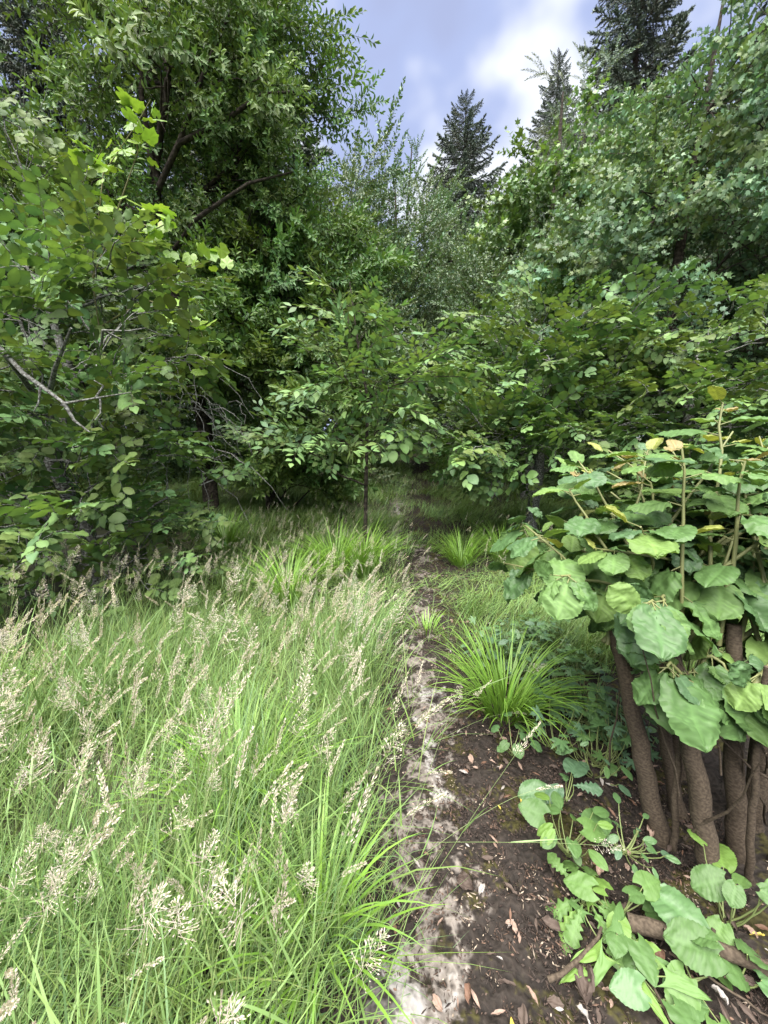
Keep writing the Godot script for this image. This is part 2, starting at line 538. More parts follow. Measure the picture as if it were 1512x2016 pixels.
func make_ground() -> void:
	var b := MB.new()
	var xs := []
	for x in [-300, -120, -60, -30, -18]: xs.push_back(float(x))
	for k in 49: xs.push_back(-12.0 + k * 0.5)
	for x in [18, 30, 60, 120, 300]: xs.push_back(float(x))
	var zs := []
	for z in [-200, -60, -20, -6, -2]: zs.push_back(float(z))
	for k in 60: zs.push_back(-1.0 + k * 0.4)
	for z in [27, 35, 60, 120, 300]: zs.push_back(float(z))
	for z in zs:
		for x in xs:
			var e := 0.03 * lump.get_noise_2d(x * 20.0, z * 20.0) if absf(x) < 20 and z < 26 else 0.0
			b.vert(Vector3(x, gh(z) + e - 0.035, -z), Vector3.UP, Color(1, 1, 1), Vector2(x, z))
	var n := xs.size()
	for r in zs.size() - 1:
		for c in n - 1:
			var a := r * n + c
			b.quad(a, a + 1, a + n + 1, a + n)
	smooth(b)
	var nt := NoiseTexture2D.new()
	var fn := FastNoiseLite.new(); fn.seed = 5; fn.frequency = 0.02; fn.fractal_octaves = 5
	nt.noise = fn; nt.width = 512; nt.height = 512; nt.seamless = true
	var ramp := Gradient.new()
	ramp.set_color(0, Color(0.018, 0.016, 0.009).linear_to_srgb())
	ramp.set_color(1, Color(0.05, 0.06, 0.018).linear_to_srgb())
	nt.color_ramp = ramp
	var m := StandardMaterial3D.new()
	m.resource_name = "soil"
	m.albedo_texture = nt
	m.uv1_scale = Vector3(0.7, 0.7, 0.7)
	m.roughness = 0.95
	var o := part("ground", b.mesh(m), self)
	tag(o, "dark mossy soil under the grass and shrubs", "ground", "", "structure")

func bark(called: String, c1: Color, c2: Color, freq := 0.02, scale := Vector3(3, 3, 3), rel := 0.5) -> StandardMaterial3D:
	var nt := NoiseTexture2D.new()
	var fn := FastNoiseLite.new(); fn.seed = 23; fn.frequency = freq; fn.fractal_octaves = 4
	nt.noise = fn; nt.width = 256; nt.height = 256; nt.seamless = true
	var ramp := Gradient.new()
	ramp.set_color(0, c1.linear_to_srgb()); ramp.set_offset(0, 0.3)
	ramp.set_color(1, c2.linear_to_srgb()); ramp.set_offset(1, 0.7)
	nt.color_ramp = ramp
	var nh := NoiseTexture2D.new()
	nh.noise = fn; nh.width = 256; nh.height = 256; nh.seamless = true
	var m := StandardMaterial3D.new()
	m.resource_name = called
	m.albedo_texture = nt
	m.heightmap_enabled = true
	m.heightmap_texture = nh
	m.heightmap_scale = rel
	m.uv1_triplanar = true
	m.uv1_scale = scale
	m.roughness = 0.9
	m.metallic_specular = 0.3
	return m

func make_sky() -> PanoramaSkyMaterial:
	var w := 1024
	var h := 512
	var n := FastNoiseLite.new(); n.seed = 44; n.frequency = 1.15; n.fractal_octaves = 5; n.fractal_gain = 0.5
	var img := Image.create(w, h, false, Image.FORMAT_RGBF)
	for y in h:
		var el := PI * (0.5 - (y + 0.5) / h)
		for x in w:
			var az := TAU * (x + 0.5) / w
			var up := maxf(sin(el), 0.0)
			var d := Vector3(cos(el) * sin(az), up * 1.5, cos(el) * cos(az))
			var q := n.get_noise_3dv(d * 1.6) + 0.35 * n.get_noise_3dv(d * 4.0 + Vector3(9, 2, 5))
			var blue := Color(0.46, 0.55, 0.86).lerp(Color(0.62, 0.72, 1.02), pow(1.0 - up, 3.0))
			blue = blue.lerp(Color(0.44, 0.51, 0.78), smoothstep(0.0, 0.35, -q))
			var cl := smoothstep(-0.04, 0.38, q)
			var c := blue.lerp(Color(1.08, 1.12, 1.2), cl * 0.9)
			img.set_pixel(x, y, c)
	var m := PanoramaSkyMaterial.new()
	m.panorama = ImageTexture.create_from_image(img)
	return m

# ---------------------------------------------------------------- grass
func blade(b: MB, at: Vector3, yaw: float, lean: float, curl: float, l: float, w: float, segs: int, c: Color) -> void:
	# a tapered strip that rises, leans and curls over
	var dirh := Vector3(cos(yaw), 0, sin(yaw))
	var side := Vector3(-sin(yaw), 0, cos(yaw))
	var p := at
	var a := lean
	var first := b.v.size()
	for k in segs + 1:
		var t := float(k) / segs
		var ww := w * 0.5 * (1.0 - pow(t, 2.2)) * (0.55 + 0.45 * minf(1.0, t * 5.0))
		var tang := dirh * sin(a) + Vector3.UP * cos(a)
		var nn := side.cross(tang).normalized()
		if k < segs:
			b.vert(p - side * ww, nn, c); b.vert(p + side * ww, nn, c)
		else:
			b.vert(p, nn, c)
		p += tang * (l / segs)
		a += curl / segs * (0.4 + 1.2 * t)
	for k in segs - 1:
		b.quad(first + k * 2, first + k * 2 + 1, first + k * 2 + 3, first + k * 2 + 2)
	b.tri(first + segs * 2 - 2, first + segs * 2 - 1, first + segs * 2)

func make_tuft(n: int, l0: float, l1: float, w: float, spread: float, lean0: float, lean1: float, segs := 5, curl := 1.0) -> MB:
	var b := MB.new()
	for k in n:
		var yaw := rf(0, TAU)
		var r := spread * sqrt(rng.randf())
		var a2 := rf(0, TAU)
		var l := rf(l0, l1)
		var g := rf(0.62, 1.0)
		var dry := rng.randf()
		var c := Color(g * 0.95, g, g * 0.9)
		if dry < 0.05: c = Color(1.0, 0.8, 0.85)
		elif dry < 0.3: c = Color(g * 0.72, g * 0.86, g * 1.0)
		blade(b, Vector3(cos(a2) * r, -0.02, sin(a2) * r), yaw, rf(lean0, lean1), rf(0.1, curl), l, w * rf(0.6, 1.25), segs, c)
	return b

func spikelet(b: MB, p: Vector3, dir: Vector3, l: float, w: float, c: Color) -> void:
	var s := dir.cross(rdir()).normalized()
	var nn := s.cross(dir).normalized()
	var k := b.v.size()
	b.vert(p, nn, c); b.vert(p + dir * l * 0.45 + s * w, (nn + s).normalized(), c); b.vert(p + dir * l, nn, c); b.vert(p + dir * l * 0.45 - s * w, (nn - s).normalized(), c)
	b.vert(p + dir * l * 0.4 + nn * w, nn, c)
	b.tri(k, k + 1, k + 4); b.tri(k + 1, k + 2, k + 4); b.tri(k + 2, k + 3, k + 4); b.tri(k + 3, k, k + 4)

# a flowering grass stalk: stem curve with a seed head; kind 0 = nodding spike, 1 = open pyramid, 2 = narrow upright plume
func make_stalk(kind: int, h: float, lean: float, curl: float) -> Dictionary:
	var st := MB.new()
	var hd := MB.new()
	var pts := []
	var p := Vector3.ZERO
	var a := lean
	var head := 0.085 if kind != 2 else 0.11
	var n := 12
	for k in n + 1:
		pts.push_back(p)
		var step := h / n
		p += Vector3(sin(a), cos(a), rf(-0.02, 0.02)) * step
		a += curl / n * (0.15 + 2.0 * pow(float(k) / n, 2.5))
	tube(st, pts, taper(0.0011, 0.0005, n), 3)
	# a leaf or two on the stem
	for k in rng.randi_range(1, 2):
		var j := rng.randi_range(3, 7)
		blade(st, pts[j], rf(0, TAU), rf(0.4, 0.8), rf(0.2, 0.9), rf(0.1, 0.2), 0.0045, 4, Color(0.8, 0.95, 0.8))
	var start := 1.0 - head / h
	var m := 110 if kind == 0 else 100
	for k in m:
		var t := rng.randf()
		var s := (start + (1.0 - start) * t) * n
		var j := mini(int(s), n - 1)
		var q: Vector3 = (pts[j] as Vector3).lerp(pts[j + 1], s - j)
		var ax: Vector3 = ((pts[j + 1] as Vector3) - (pts[j] as Vector3)).normalized()
		var o := rdir()
		o = (o - ax * o.dot(ax)).normalized()
		var c := Color(1, 1, 1) * rf(0.7, 1.0)
		c = c * Color(1.0, rf(0.88, 0.98), rf(0.8, 0.95))
		if kind == 0:
			var prof := sin(PI * clampf(t * 0.9 + 0.08, 0, 1))
			spikelet(hd, q + o * 0.004 * prof * rf(0.3, 1.0), (ax * 0.8 + o * 0.45).normalized(), 0.0055, 0.0009, c)
		elif kind == 1:
			var reach := 0.026 * (1.0 - t) + 0.003
			var tier := floorf(t * 6.0) / 6.0
			var whorl := floorf(t * 7.0) / 7.0 * 40.0 + floorf(rng.randf() * 4.0) * 1.6
			o = (o + ax.cross(Vector3(cos(whorl), 0.2, sin(whorl))).normalized() * 1.6).normalized()
			var ray := (o * 0.9 + ax * 0.35).normalized()
			var e := rf(0.35, 1.0)
			var q2 := q + ray * reach * e
			spikelet(hd, q2, (ray * 0.5 + ax * 0.4 + Vector3(0, -0.3 * tier, 0)).normalized(), 0.0046, 0.0008, c)
			if k % 3 == 0:
				tube(hd, [q, q + ray * reach], [0.0003, 0.0002], 3, c)
		else:
			spikelet(hd, q + o * 0.012 * (1.0 - t) * rf(0.2, 1.0), (ax * 0.9 + o * 0.3).normalized(), 0.0075, 0.0009, c)
	return {"stem": st, "head": hd}

func in_view(x: float, d: float, margin := 0.6) -> bool:
	return absf(x) < d * 1.05 + margin

func make_patch(n: int, rad: float, l0: float, l1: float, w: float, segs: int) -> MB:
	# a piece of meadow: blades of several kinds standing, leaning and lying over one another
	var b := MB.new()
	var tuft := []
	for k in 14: tuft.push_back([Vector2(rf(-rad, rad), rf(-rad, rad)), rf(0, TAU), rf(0.7, 1.25), rf(0.75, 1.0), rf(0.0, 1.0)])
	for k in n:
		var t = tuft[rng.randi() % tuft.size()]
		var loose := rng.randf() < 0.4
		var c2: Vector2 = t[0] + Vector2(rf(-1, 1), rf(-1, 1)) * (rad if loose else rad * 0.3)
		var wide: bool = t[4] > 0.6
		var l: float = rf(l0, l1) * (t[2] if not loose else rf(0.6, 1.1))
		var g: float = t[3] * rf(0.75, 1.0)
		var c := Color(g * rf(0.85, 1.0), g, g * rf(0.7, 1.0))
		var dry := rng.randf()
		if dry < 0.11: c = Color(1.0, 0.86, 0.9) * rf(0.75, 1.0)
		elif dry < 0.24: c = Color(g * 0.75, g * 0.85, g)
		blade(b, Vector3(c2.x, -0.02, c2.y), t[1] + rf(-1.3, 1.3), rf(0.02, 0.55) + (0.35 if rng.randf() < 0.15 else 0.0), rf(0.1, 1.7) * (1.0 if not wide else 1.2), l * (1.0 if not wide else 0.85), w * rf(0.6, 1.2) * (1.9 if wide else 1.0), segs, c)
	return b

func make_meadow() -> void:
	var gm := mat("meadow_grass_blade", Color(0.27, 0.4, 0.14), 0.5, 0.55, 0.4)
	var kinds := []
	var patches := []
	for k in 6:
		patches.push_back(make_patch(340, 0.17, 0.2, 0.5, 0.003, 5))
		kinds.push_back(null)
	for k in 4: kinds.push_back(make_patch(430, 0.32, 0.18, 0.46, 0.005, 3).mesh(gm))
	for k in 4: kinds.push_back(make_tuft(22, 0.14, 0.42, 0.004, 0.05, 0.2, 0.9, 6, 1.4).mesh(gm))
	var near := MB.new()
	var xs := []
	var cs := []
	for k in kinds.size(): xs.push_back([]); cs.push_back([])
	# [from, to, per square metre, first kind, kinds, margin from the path]
	for band in [[0.02, 2.2, 23, 0, 6, 0.13], [2.2, 5.0, 8.5, 6, 4, 0.16], [5.0, 9.5, 6.0, 6, 4, 0.16], [0.1, 9.0, 60, 10, 4, 0.0]]:
		var x0: float = -band[1] * 1.05 - 0.7
		var x1: float = band[1] * 0.75 + 0.6
		var count := int((x1 - x0) * (band[1] - band[0]) * band[2])
		var fringe: bool = band[3] == 10
		for q in count:
			var d := rf(band[0], band[1])
			var x := rf(x0, x1)
			if not in_view(x, d): continue
			var l: float = left_edge(x, d) - band[5]
			var r: float = right_edge(d) + band[5] * 0.4
			if x > l and x < r: continue
			if fringe and (x < l - 0.2 or x > r + 0.2): continue
			if x > 0.55 and d < 1.75: continue
			if x < -1.35 and d > 2.0 and d < 4.0 and rng.randf() < smoothstep(-1.3, -1.9, x): continue
			var vary := lump.get_noise_2d(x * 45.0, d * 45.0)
			var tall := (0.92 + 0.4 * vary) * rf(0.8, 1.1)
			if x > 0.3: tall *= 0.85
			tall *= lerpf(1.0, 0.6, smoothstep(1.1, 2.9, d))
			if fringe: tall *= 0.8
			for cl in [Vector2(-0.36, 2.72), Vector2(-0.16, 2.75), Vector2(-0.62, 2.35), Vector2(-1.4, 3.3), Vector2(0.62, 2.95), Vector2(0.98, 3.1)]:
				tall *= lerpf(0.45, 1.0, smoothstep(0.15, 0.6, (Vector2(x, d) - cl + Vector2(0, 0.25)).length()))
			var lean := 0.2 + 0.35 * lump.get_noise_2d(x * 30.0 + 300.0, d * 30.0)
			var up := Vector3(lean + rf(-0.15, 0.15), 1.0, rf(-0.15, 0.2)).normalized()
			if fringe: up = Vector3(rf(-0.3, 0.5) * (1.0 if x < l + 0.1 else -1.0), 1.0, rf(-0.3, 0.3)).normalized()
			var b := Basis(Quaternion(Vector3.UP, up)) * Basis(Vector3.UP, rf(0, TAU))
			b = b.scaled(Vector3(maxf(tall, 0.9), tall * rf(0.85, 1.1), maxf(tall, 0.9)) if not fringe else Vector3(tall, tall, tall))
			var k: int = band[3] + rng.randi() % band[4]
			var at := Transform3D(b, Vector3(x, gh(d) - 0.01, -d))
			var g := rf(0.76, 0.96)
			var hue := rf(-0.1, 0.1)
			var tn := Color(g * (1.0 + hue * 0.5), g, g * (1.0 - hue))
			if k < 6:
				near.add(patches[k], at, tn)
			else:
				xs[k].push_back(at); cs[k].push_back(tn)
	var root := Node3D.new()
	root.name = "grass"
	add_child(root)
	tag(root, "tall pale green meadow grass on both sides of the path", "grass", "", "stuff")
	part("blades", near.mesh(gm), root).set_meta("kind", "stuff")
	print("near grass triangles ", near.i.size() / 3)
	for k in xs.size():
		if xs[k].size():
			var o := many("blades", kinds[k], xs[k], cs[k], root)
			o.set_meta("kind", "stuff")

func make_stalks() -> void:
	var sm := mat("grass_stem", Color(0.2, 0.27, 0.1), 0.5, 0.3)
	var hm := mat("seed_head", Color(0.66, 0.635, 0.57), 0.75, 0.5, 0.3)
	var kinds := []
	for e in [[0, 0.68, 0.1, 1.3], [0, 0.74, 0.22, 1.0], [0, 0.62, 0.3, 1.5], [0, 0.7, 0.05, 0.7], [1, 0.7, 0.1, 0.4], [1, 0.64, 0.2, 0.6], [1, 0.76, 0.25, 0.3], [2, 0.72, 0.1, 0.25], [2, 0.66, 0.25, 0.5]]:
		var s := make_stalk(e[0], e[1], e[2], e[3])
		kinds.push_back({"stem": s.stem.mesh(sm), "head": s.head.mesh(hm), "kind": e[0]})
	var spots := []
	for band in [[0.32, 1.7, 400], [1.7, 3.6, 280], [3.6, 7.5, 70]]:
		var x0: float = -band[1] * 1.05 - 0.6
		var x1: float = band[1] * 0.6 + 0.3
		for q in int((x1 - x0) * (band[1] - band[0]) * band[2]):
			var d := rf(band[0], band[1])
			var x := rf(x0, x1)
			if not in_view(x, d, 0.4): continue
			var l := left_edge(x, d)
			var r := right_edge(d)
			if x > l - 0.02 and x < r + 0.05: continue
			if x > 0.45 and d < 2.0: continue
			if x < -1.3 and d > 2.0: continue
			var dense := 0.5 + 1.1 * lump.get_noise_2d(x * 40.0 + 40.0, d * 40.0 + 77.0)
			dense += 0.5 * smoothstep(-0.2, -0.9, x) * smoothstep(1.7, 0.9, d)
			dense += 0.7 * (1.0 - smoothstep(0.1, 0.45, Vector2(x + 0.25, d - 1.5).length()))
			if x > l: dense *= 0.4
			if rng.randf() > dense: continue
			var yaw := rf(-0.9, 0.9) if rng.randf() < 0.75 else rf(0, TAU)
			var tall := rf(0.75, 1.08) * lerpf(1.0, 0.58, smoothstep(1.0, 2.6, d))
			var b := Basis(Vector3.UP, yaw).scaled(Vector3(tall, tall, tall))
			spots.push_back([d + absf(x) * 0.3, rng.randi() % kinds.size(), Transform3D(b, Vector3(x, gh(d), -d))])
	# stalks that lie out over the path
	for e in [[-0.02, 0.78, 0.2], [0.0, 0.9, -0.3], [-0.03, 1.0, 0.5], [-0.02, 0.7, 0.9], [0.02, 1.15, 0.3], [-0.01, 0.84, 1.2], [0.02, 1.35, -0.2], [0.03, 1.5, 0.4], [0.0, 0.66, 0.4]]:
		var b := Basis(Vector3.UP, e[2]) * Basis(Vector3(0, 0, 1), -rf(0.55, 0.95))
		b = b.scaled(Vector3.ONE * rf(0.75, 0.95))
		spots.push_back([0.1, rng.randi() % kinds.size(), Transform3D(b, Vector3(e[0], 0.01, -e[1]))])
	spots.sort_custom(func(p, q): return p[0] < q[0])
	var label := ["slender grass stalk with a nodding pale spike above the meadow grass", "slender grass stalk with an open spreading panicle above the meadow grass", "slender grass stalk with a narrow upright plume above the meadow grass"]
	var far := []
	for k in kinds.size(): far.push_back([])
	for q in spots.size():
		var e = spots[q]
		var kd: Dictionary = kinds[e[1]]
		if q < 200:
			var t := thing("grass_stalk", Vector3.ZERO, label[kd.kind], "grass stalk", ["nodding grass stalks in the meadow", "open-headed grass stalks in the meadow", "plumed grass stalks in the meadow"][kd.kind])
			t.transform = e[2]
			part("stem", kd.stem, t)
			part("seed_head", kd.head, t)
		else:
			far[e[1]].push_back(e[2])
	var root := Node3D.new()
	root.name = "flowering_grass"
	add_child(root)
	tag(root, "haze of pale seed heads on thin stems over the meadow", "grass", "", "stuff")
	for k in kinds.size():
		if far[k].size() == 0: continue
		var tn := copies_tint(far[k].size(), 0.15, 0.05)
		many("stems", kinds[k].stem, far[k], tn, root).set_meta("kind", "stuff")
		many("seed_heads", kinds[k].head, far[k], tn, root).set_meta("kind", "stuff")

func make_clump(at: Vector3, n: int, l0: float, l1: float, w: float, label: String, m: Material, group := "") -> void:
	var b := MB.new()
	for k in n:
		var yaw := rf(0, TAU)
		var q := sqrt(rng.randf())
		var r := 0.06 * q
		var g := rf(0.65, 1.0)
		var c := Color(g * rf(0.9, 1.0), g, g * rf(0.6, 0.9))
		blade(b, Vector3(cos(yaw) * r, -0.02, sin(yaw) * r), yaw + rf(-0.5, 0.5), 0.08 + 0.55 * q * rf(0.6, 1.1), rf(0.9, 1.9), rf(l0, l1), w * rf(0.7, 1.15), 8, c)
	var o := part(numbered("grass_clump"), b.mesh(m), self, Transform3D(Basis(), at + Vector3(0, gh(-at.z), 0)))
	tag(o, label, "grass clump", group)

# ---------------------------------------------------------------- spruces
var spruce_branch := []
func make_spruce_branches(m: Material) -> void:
	for v in 3:
		var b := MB.new()
		var n := 26
		for k in n:
			var t := pow((k + 0.5) / n, 0.8)
			var p := Vector3(0, -0.28 * t + 0.2 * t * t * t, t)
			var side := 1.0 if k % 2 == 0 else -1.0
			var l := 0.42 * (1.0 - t * 0.75) * rf(0.7, 1.15)
			var hang := rf(0.25, 1.0) * (1.0 - 0.75 * t)
			var d := Vector3(side * rf(0.45, 0.8), -hang, rf(0.35, 0.8)).normalized()
			if k >= n - 3: d = Vector3(rf(-0.5, 0.5), 0.3, 1).normalized()
			var steps := 9
			for j in steps:
				var q := p + d * l * (j + 0.5) / steps + Vector3(0, -0.08 * l * pow(float(j) / steps, 2.0), 0)
				for e in 4:
					var o := rdir()
					o = (o - d * o.dot(d)).normalized()
					var nd := (d * 0.75 + o * 0.7).normalized()
					var sd := nd.cross(rdir()).normalized() * 0.011
					var g := rf(0.6, 1.0)
					if j == steps - 1: g = 1.0
					var c := Color(g * 0.95, g, g * 0.95)
					var i := b.vert(q - sd, o, c); b.vert(q + sd, o, c); b.vert(q + nd * rf(0.04, 0.07), o, c)
					b.tri(i, i + 1, i + 2)
			tube(b, [p, p + d * l], [0.006, 0.003], 3, Color(0.75, 0.5, 0.4))
		tube(b, [Vector3.ZERO, Vector3(0, -0.12, 0.4), Vector3(0, -0.15, 0.75), Vector3(0, -0.08, 1.0)], [0.014, 0.01, 0.006, 0.003], 4, Color(0.6, 0.4, 0.35))
		spruce_branch.push_back(b.mesh(m))

func spruce(base: Vector3, h: float, reach: float, y0: float, label: String, bm: Material, sparse := 1.0) -> void:
	var root := thing("spruce_tree", base, label, "tree", "")
	var b := MB.new()
	tube(b, [Vector3.ZERO, Vector3(0.05, h * 0.4, 0), Vector3(-0.03, h * 0.75, 0.02), Vector3(0, h, 0)], [h * 0.014, h * 0.01, h * 0.005, 0.012], 8, Color(1, 1, 1), 0.05)
	part("trunk", b.mesh(bm), root)
	var xs := [[], [], []]
	var y := h - 0.15
	while y > y0:
		var f := clampf((h - y) / (h * 0.75), 0, 1)
		var l := 0.25 + reach * pow(f, 0.75)
		var n := int((7 + 2 * f) * sparse)
		var a0 := rf(0, TAU)
		for k in n:
			var a := a0 + TAU * k / n + rf(-0.3, 0.3)
			var d := Vector3(cos(a), lerpf(0.75, -0.12, minf(1.0, f * 2.2)) + rf(-0.12, 0.12), sin(a))
			xs[rng.randi() % 3].push_back(frame(d, Vector3.UP, Vector3(0, y + rf(-0.1, 0.1), 0), l * rf(0.7, 1.15)))
		y -= lerpf(0.2, 0.34, f) * (0.8 + 0.03 * h)
	for k in 3:
		many("crown", spruce_branch[k], xs[k], copies_tint(xs[k].size(), 0.15, 0.06), root).set_meta("kind", "stuff")

# ---------------------------------------------------------------- hazel
func make_hazel(bm: Material) -> void:
	var root := thing("hazel_bush", Vector3(0.95, 0, -0.95), "multi-stemmed hazel bush with large rounded serrated leaves beside the path", "bush")
	var org := root.position
	var meshes := []
	for k in 6:
		meshes.push_back(leaf(W_HAZEL, rf(0.42, 0.5), 26, 6, rf(0.0, 0.22), rf(0.12, 0.45), 0.022, 0.05, rf(0.08, 0.2), rf(0.06, 0.2), 0.3).mesh(null))
	var young := []
	for k in 3:
		young.push_back(leaf(W_HAZEL, rf(0.34, 0.42), 26, 6, rf(0.3, 0.55), rf(0.05, 0.3), 0.035, 0.06, 0.1, 0.08, 0.25).mesh(null))
	var light := [mat("hazel_leaf_light", Color(0.14, 0.245, 0.075), 0.55, 0.5, 0.34), mat("hazel_leaf_fresh", Color(0.17, 0.275, 0.075), 0.55, 0.55, 0.34), mat("hazel_leaf_mid", Color(0.12, 0.22, 0.07), 0.52, 0.45, 0.34)]
	var dark := [mat("hazel_leaf_dark", Color(0.085, 0.165, 0.06), 0.48, 0.4, 0.4), mat("hazel_leaf_green", Color(0.10, 0.19, 0.06), 0.48, 0.4, 0.4), mat("hazel_leaf_blue", Color(0.085, 0.16, 0.07), 0.46, 0.4, 0.4)]
	var bronze := [mat("hazel_leaf_bronze", Color(0.27, 0.22, 0.09), 0.55, 0.5), mat("hazel_leaf_yellow", Color(0.27, 0.3, 0.07), 0.55, 0.55)]
	var greens := light + dark
	var pm := mat("hazel_shoot", Color(0.15, 0.16, 0.06), 0.6)
	# old stems: [foot, top, radius]
	var stems := [[Vector3(0.80, 0, -0.90), Vector3(0.66, 0.62, -1.02), 0.036], [Vector3(0.83, 0, -0.755), Vector3(0.755, 0.62, -0.93), 0.035], [Vector3(0.97, 0, -0.84), Vector3(0.93, 0.66, -0.95), 0.033],
		[Vector3(0.90, 0, -0.96), Vector3(0.83, 0.68, -1.12), 0.026], [Vector3(1.06, 0, -0.92), Vector3(1.12, 0.68, -1.02), 0.037], [Vector3(1.0, 0, -1.1), Vector3(0.98, 0.7, -1.3), 0.03], [Vector3(1.16, 0, -1.0), Vector3(1.32, 0.7, -1.15), 0.034],
		[Vector3(0.86, 0, -1.04), Vector3(0.72, 0.6, -1.2), 0.018], [Vector3(0.805, 0, -0.86), Vector3(0.79, 0.5, -0.9), 0.012], [Vector3(0.94, 0, -0.78), Vector3(0.9, 0.62, -0.82), 0.012], [Vector3(1.04, 0, -0.82), Vector3(1.0, 0.6, -0.86), 0.014], [Vector3(1.13, 0, -0.88), Vector3(1.2, 0.62, -0.9), 0.02]]
	var tops := []
	for s in stems:
		var b := MB.new()
		var f: Vector3 = s[0] - org
		var t: Vector3 = s[1] - org
		var pts := bend(f - Vector3(0, 0.03, 0), t, (t - f).cross(Vector3(0, 0, 1)).normalized() * rf(-0.02, 0.02), 14, 0.004)
		var rr := taper(s[2] * 1.12, s[2] * 0.72, 14)
		for q in rr.size(): rr[q] *= 0.7
		rr[0] = s[2] * 1.5; rr[1] = s[2] * 1.1
		tube(b, pts, rr, 12, Color(1, 1, 1), 0.07)
		part("stem", b.mesh(bm), root)
		tops.push_back(t)
	# thin dead twigs between the stems
	for k in 16:
		var b2 := MB.new()
		var f2 := Vector3(rf(0.68, 1.15), rf(0.02, 0.35), -rf(0.72, 1.15)) - org
		tube(b2, bend(f2, f2 + Vector3(rf(-0.2, 0.2), rf(0.1, 0.5), rf(-0.1, 0.15)), Vector3(rf(-0.03, 0.03), 0, 0), 5, 0.008), taper(rf(0.0025, 0.005), 0.0012, 5), 5)
		part("dead_twig", b2.mesh(bm), root)
	# straight young shoots with big leaves
	var shoots := []
	for k in 56:
		var t3: Vector3 = tops[rng.randi() % tops.size()]
		var ex := rf(0.47, 1.75)
		var e := Vector3(ex, lerpf(0.88, 1.17, smoothstep(0.45, 0.95, ex)) - rf(0.0, 0.22), -rf(0.85, 1.75))
		if e.z > -0.95 and e.x < 0.8: e.z = -1.0
		shoots.push_back([t3 + Vector3(rf(-0.02, 0.02), -0.06, rf(-0.02, 0.02)), e - org])
	for e in [[Vector3(0.72, 0.55, -1.0), Vector3(0.46, 0.86, -1.14)], [Vector3(0.74, 0.6, -1.02), Vector3(0.58, 0.99, -1.2)], [Vector3(0.8, 0.6, -1.0), Vector3(0.66, 1.06, -1.3)], [Vector3(0.9, 0.6, -1.0), Vector3(1.0, 1.25, -1.18)], [Vector3(0.8, 0.55, -0.95), Vector3(0.8, 1.12, -1.05)], [Vector3(0.9, 0.6, -0.95), Vector3(0.93, 1.09, -1.0)]]:
		shoots.push_back([e[0] - org, e[1] - org])
	for k in 9:
		# short side shoots that hang their leaves before the stems
		var f3 := Vector3(rf(0.62, 1.2), rf(0.45, 0.68), -rf(0.84, 1.0))
		shoots.push_back([f3 - org, f3 + Vector3(rf(-0.14, 0.1), rf(0.0, 0.16), rf(0.02, 0.12)) - org])
	var found := []
	for s in shoots:
		var a: Vector3 = s[0]
		var c: Vector3 = s[1]
		var ln := a.distance_to(c)
		var b := MB.new()
		var pts := bend(a, c, Vector3(0, 0.03, 0), 8, 0.006)
		tube(b, pts, taper(0.0065, 0.0028, 8), 6)
		part("shoot", b.mesh(pm), root)
		var n := maxi(4, int(ln / 0.08))
		for k in n + 3:
			var t := minf(0.995, lerpf(0.22, 1.0, (k + 0.4 + rf(-0.2, 0.2)) / n))
			if k >= n: t = rf(0.88, 0.97)
			if k == n: t = 0.995
			var q := t * 8.0
			var j := clampi(int(q), 0, 7)
			var p: Vector3 = (pts[j] as Vector3).lerp(pts[j + 1], q - j)
			var w := p + org
			if w.z > -0.55 or w.y > 1.3 or w.x > -w.z * 1.1 + 0.12: continue
			var yaw := k * 2.6 + rf(-0.7, 0.7)
			var out := Vector3(cos(yaw), 0, sin(yaw))
			var away := (p * Vector3(1, 0, 1)).normalized()
			out = (out + away * 0.5 + Vector3(0, 0, 0.25)).normalized()
			var lv := smoothstep(0.72, 0.95, w.y)
			var tipy := lerpf(-0.75, 0.0, lv) + rf(-0.25, 0.2)
			var dir := (out + Vector3(0, tipy, 0)).normalized()
			var up := (Vector3.UP + out * lerpf(0.9, 0.05, lv) + rdir() * lerpf(0.3, 0.22, lv)).normalized()
			var size := lerpf(0.12, 0.11, lv) * rf(0.6, 1.2)
			if t > 0.9: size = rf(0.06, 0.09)
			var pet := 0.025 + size * 0.12
			var base := p + dir * pet + Vector3(0, 0.008, 0)
			var me: ArrayMesh = meshes[rng.randi() % 6]
			var m: Material = greens[rng.randi() % greens.size()]
			if k == n:
				dir = (out * 0.8 + Vector3(0, 0.7, 0)).normalized()
				size = rf(0.05, 0.075)
			if t > 0.93 and w.y > 0.8 and rng.randf() < 0.6:
				me = young[rng.randi() % 3]
				m = bronze[rng.randi() % 2] if rng.randf() < 0.6 else light[1]
			var x := frame(dir, up, base, size)
			if (base + org - EYE).length() < 0.86: continue
			found.push_back([(base + org - EYE).length(), me, m, x, p - base])
	# the nearest leaves are parts with a stalk of their own, the rest fill the bush behind them
	found.sort_custom(func(p, q): return p[0] < q[0])
	var rest := {}
	for k in found.size():
		var e = found[k]
		var x: Transform3D = e[3]
		if k < 300:
			var lf := part("leaf", e[1], root, x, e[2])
			var pb := MB.new()
			tube(pb, [e[4], Vector3(0, 0.002, 0)], [0.0019, 0.0014], 4)
			part("stalk", pb.mesh(pm), lf).transform = Transform3D(x.basis.inverse(), Vector3.ZERO)
		else:
			var key = [e[1], e[2]]
			if not rest.has(key): rest[key] = []
			rest[key].push_back(x)
	for key in rest:
		many("foliage", key[0], rest[key], [], root, key[1]).set_meta("kind", "stuff")

